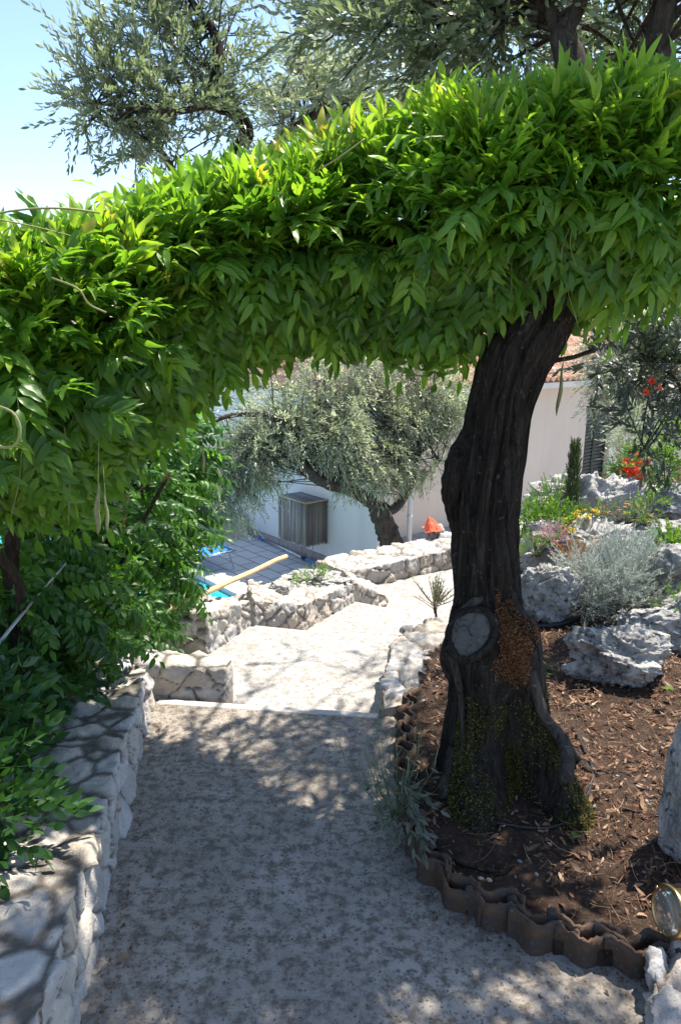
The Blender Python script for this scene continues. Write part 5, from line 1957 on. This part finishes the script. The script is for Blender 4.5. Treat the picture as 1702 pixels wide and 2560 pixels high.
# grey spiky plant by the clay edging
def spiky(name, label, base, n, L, m, spread, stem_m, tipn, ll, lw, lean=(0, 0, 0), seed=0):
    r = random.Random(seed)
    e = empty(name, tuple(base)); tag(e, label, 'plant')
    P, X, Z, S_ = [], [], [], []
    mb = MB()
    for k in range(n):
        a = r.uniform(0, 6.28); el = r.uniform(*spread)
        d = Vector((math.cos(a) * math.cos(el), math.sin(a) * math.cos(el), math.sin(el))) + Vector(lean)
        l = L * r.uniform(.6, 1.1)
        q = smooth_path([base, base + d * l * .5, base + d * l + Vector((0, 0, l * .22))], 8)
        mb.tube(q, [.0025 - .0015 * i / 8 for i in range(9)], 5)
        for i in range(3, 9):
            for w_ in range(tipn):
                dd = (q[min(8, i + 0)] - q[i - 1]).normalized()
                P.append(tuple(q[i])); X.append(tuple(dd * .9 + Vector((r.gauss(0, .45), r.gauss(0, .45), r.gauss(.2, .35))))); Z.append((r.gauss(0, .5), r.gauss(0, .5), 1)); S_.append(r.uniform(.7, 1.2))
    v, f = leaflet(ll, lw, 2, .1, .15, .05, wide=.5)
    scatter('foliage', [(v, f, np.zeros(len(v)))], P, X, Z, S_, np.clip(rng.normal(.45, .25, len(P)), 0, 1), MAT[m], e)
    mb.build('stems', MAT[stem_m], e)
    return e


gp = G(905, 1880, .06)
sp_ = spiky('spiky_plant', 'grey green spiky plant with long narrow leaves spilling over the clay edging onto the path', gp, 26, .25, 'greygreen', (.1, 1.3), 'greygreen', 1, .085, .0042, (-.12, -.05, 0), 5)
cloud([lb(905, 1830, 2.62, .07, .08, .07), lb(930, 1860, 2.6, .06, .06, .06)], 16, DLT, 'darkleaf', sp_, 'lower_foliage', -.5, (.55, .2), (.5, .75), down=1.0)
tb_ = T(1022, 1478, 5.0)
tp_ = T(1000, 1390, 5.0)
e = empty('spiky_plant', tuple(tb_)); tag(e, 'small bare stemmed plant with a broom of thin reddish leaves by the kerb wall', 'plant')
mb = MB(); mb.tube(smooth_path([tb_, tb_.lerp(tp_, .5) + Vector((-.012, 0, 0)), tp_], 8), .008, 7, jag=.2); mb.build('stem', MAT['bark'], e)
P, X, Z = [], [], []
mb = MB()
for k in range(46):
    a = random.uniform(0, 6.28); el = random.uniform(.1, 1.4)
    d = Vector((math.cos(a) * math.cos(el), math.sin(a) * math.cos(el), math.sin(el)))
    l = random.uniform(.08, .19)
    q = smooth_path([tp_ + Vector((0, 0, random.uniform(-.07, .01))), tp_ + d * l * .5, tp_ + d * l + Vector((0, 0, .03))], 6)
    mb.tube(q, .0022, 4, tint=random.random())
    for i in range(2, 7):
        for w_ in range(3):
            P.append(tuple(q[i])); X.append(tuple(d * .7 + Vector((0, 0, .5)) + Vector(rand_dirs(1)[0]) * .5)); Z.append((0, .2, 1))
mb.build('twigs', MAT['redstem'], e)
v, f = leaflet(.03, .0042, 2, .1, .1, .05, wide=.5)
n2 = len(P)
scatter('foliage', [(v, f, np.zeros(len(v)))], P, X, Z, rng.uniform(.7, 1.1, n2), rng.uniform(.3, .9, n2), MAT['greygreen'], e)

# grass tufts
def tuft(x, y, t, n, L, label):
    b = T(x, y, t); b.z = soil_z(b.x, b.y)
    v, f = leaflet(L, .008, 4, .3, .5, .02, wide=.3)
    a = rng.uniform(0, 6.28, n); el = rng.uniform(.5, 1.4, n)
    X = np.stack([np.cos(a) * np.cos(el), np.sin(a) * np.cos(el), np.sin(el)], 1)
    o = scatter('grass_tuft', [(v, f, np.zeros(len(v)))], np.array(b) + rng.normal(0, .012, (n, 3)) * (1, 1, 0), X, np.tile([0, 0, 1.0], (n, 1)) + rng.normal(0, .2, (n, 3)), rng.uniform(.5, 1.1, n), rng.uniform(0, 1, n), MAT['grass'])
    tag(o, label, 'grass tuft')


tuft(1245, 1478, 4.1, 34, .13, 'green grass tuft just right of the olive trunk by the black hose')
tuft(1240, 1555, 3.8, 12, .08, 'tiny green seedling right of the trunk in the shaded soil')
tuft(1345, 1452, 4.5, 16, .07, 'small green weed between the tall pitted rock and the silver shrub')

# hoses
def ground_path(pts, lift, n=40):
    q = []
    for x, y in pts:
        p = G(x, y, .06)
        for _ in range(3): p = G(x, y, soil_z(p.x, p.y) + lift)
        q.append(p)
    return smooth_path(q, n)


mb = MB(); mb.tube(ground_path([(1318, 1672), (1345, 1725), (1364, 1775), (1352, 1830), (1318, 1880), (1270, 1905), (1215, 1906), (1150, 1896), (1110, 1893)], .012), .0055, 8)
tag(mb.build('irrigation_pipe', MAT['black']), 'thin black irrigation pipe looping on the soil in front of the trunk', 'pipe')
mb = MB(); mb.tube(ground_path([(1215, 1442), (1265, 1441), (1305, 1433), (1338, 1416)], .02, 20), .014, 10)
tag(mb.build('garden_hose', MAT['black']), 'thick black hose on the soil below the tall pitted rock', 'hose')
mb = MB(); mb.tube(ground_path([(935, 1915), (985, 1935), (1035, 1975), (1085, 1995), (1150, 2008), (1180, 1992)], .012, 30), [.011 - .005 * i / 30 for i in range(31)], 8, jag=.3)
tag(mb.build('fallen_branch', MAT['vine']), 'bent brown dry branch lying on the soil along the clay edging', 'branch')
# single leaves worth naming
def leaf_at(x, y, z, L, W, tint, m, label, seed):
    v, f = leaflet(1, .5, 4, .3, .3, .12, seed=seed)
    p = G(x, y, z)
    o = scatter('fallen_leaf', [(v * (L, W, L), f, np.zeros(len(v)))], [tuple(p)], [(math.cos(seed), math.sin(seed), .05)], [(.1, .1, 1)], 1.0, tint, MAT[m])
    tag(o, label, 'leaf')


leaf_at(1322, 1928, .085, .04, .075, .95, 'bush', 'yellow green fallen leaf on the soil in front of the trunk', 1)
leaf_at(1548, 1590, .16, .07, .12, .55, 'bush', 'rounded green leaf on the shaded soil at the right edge', 2)
leaf_at(296, 2196, .012, .05, .035, .6, 'dry', 'orange dry leaf on the path against the low wall', 4)
leaf_at(462, 2120, .006, .018, .03, .6, 'dry', 'tiny orange dry leaf on the open path', 5)

# moss on the trunk
def mossy(name, m, n, hr, ar, size, cond=None):
    P, X, Z = [], [], []
    while len(P) < n:
        h = random.uniform(*hr); a = random.uniform(*ar)
        if noise.noise(Vector((a * 3.2, h * 5, 4))) < random.uniform(-.25, .25): continue
        if cond and not cond(h, a): continue
        p = trunk_pt(h, a); nn = Vector((math.sin(a), -math.cos(a), .5)).normalized()
        P.append(tuple(p + nn * .002)); X.append(tuple(nn + Vector(rand_dirs(1)[0]) * .9)); Z.append(tuple(Vector(rand_dirs(1)[0]) + Vector((0, 0, .6))))
    v, f = leaflet(1, .5, 2, .2, .3, .2)
    scatter(name, [(v, f, np.zeros(len(v)))], P, X, Z, rng.uniform(.5, 1.3, n) * size, np.clip(rng.normal(.5, .3, n), 0, 1), MAT[m], trunk)


mossy('moss', 'moss', 15000, (.03, .52), (-.75, 1.45), .0085, lambda h, a: random.random() < 1.15 - h * 1.9)
mossy('dry_moss', 'rust_moss', 5200, (.40, .95), (-.45, 1.0), .0085, lambda h, a: (((a - .28) / .48) ** 2 + ((h - .73) / .17) ** 2 + .9 * noise.noise(Vector((a * 5, h * 9, 2)))) < random.uniform(.2, .9))

# ------------------------------------------------------------------ brass bulkhead lamp at the right edge
lc = T(1541, 2099, 2.28)
ax = (-CR * .955 - ray(1541, 2099).normalized() * .30).normalized()
lu = ax.cross(Vector((0, 0, 1))).normalized(); lv = lu.cross(ax)
lamp = empty('wall_lamp', tuple(lc))
tag(lamp, 'round brass bulkhead lamp with a clear ribbed glass, cut off by the right edge', 'lamp')
def lathe(pr, name, m, par, n=40, ribs=0):
    mb = MB()
    V = []
    for r, z in pr:
        for j in range(n):
            a = 2 * math.pi * j / n
            rr = r * (1 + (.012 * math.cos(ribs * a) if ribs else 0))
            V.append(lc + ax * z + (lu * math.cos(a) + lv * math.sin(a)) * rr)
    F = [(i * n + j, i * n + (j + 1) % n, (i + 1) * n + (j + 1) % n, (i + 1) * n + j) for i in range(len(pr) - 1) for j in range(n)]
    mb.add(V, F)
    return mb.build(name, m, par)


body = lathe([(.0, -.11), (.05, -.11), (.060, -.10), (.062, -.02), (.072, -.004), (.075, .004), (.072, .011), (.066, .011), (.062, .002), (0, .0)], 'housing', MAT['brass'], lamp)
lathe([(.065, .004), (.062, .011), (.05, .017), (.03, .021), (.0, .022)], 'glass', MAT['glass'], lamp, ribs=20)
for k in range(3):
    a = 2 * math.pi * k / 3 + .5
    mb = MB()
    rad = lu * math.cos(a) + lv * math.sin(a)
    mb.tube([lc + rad * .069 + ax * .006, lc + rad * .069 + ax * .016], .005, 8)
    mb.build('screw', MAT['brass'], body)
mb = MB(); mb.tube(smooth_path([lc - ax * .06 - lv * .06, lc - lv * .14 + Vector((0, .02, 0)), lc - lv * .26 + Vector((.03, .03, 0))], 10), .006, 8)
mb.build('cable', MAT['cable'], lamp)
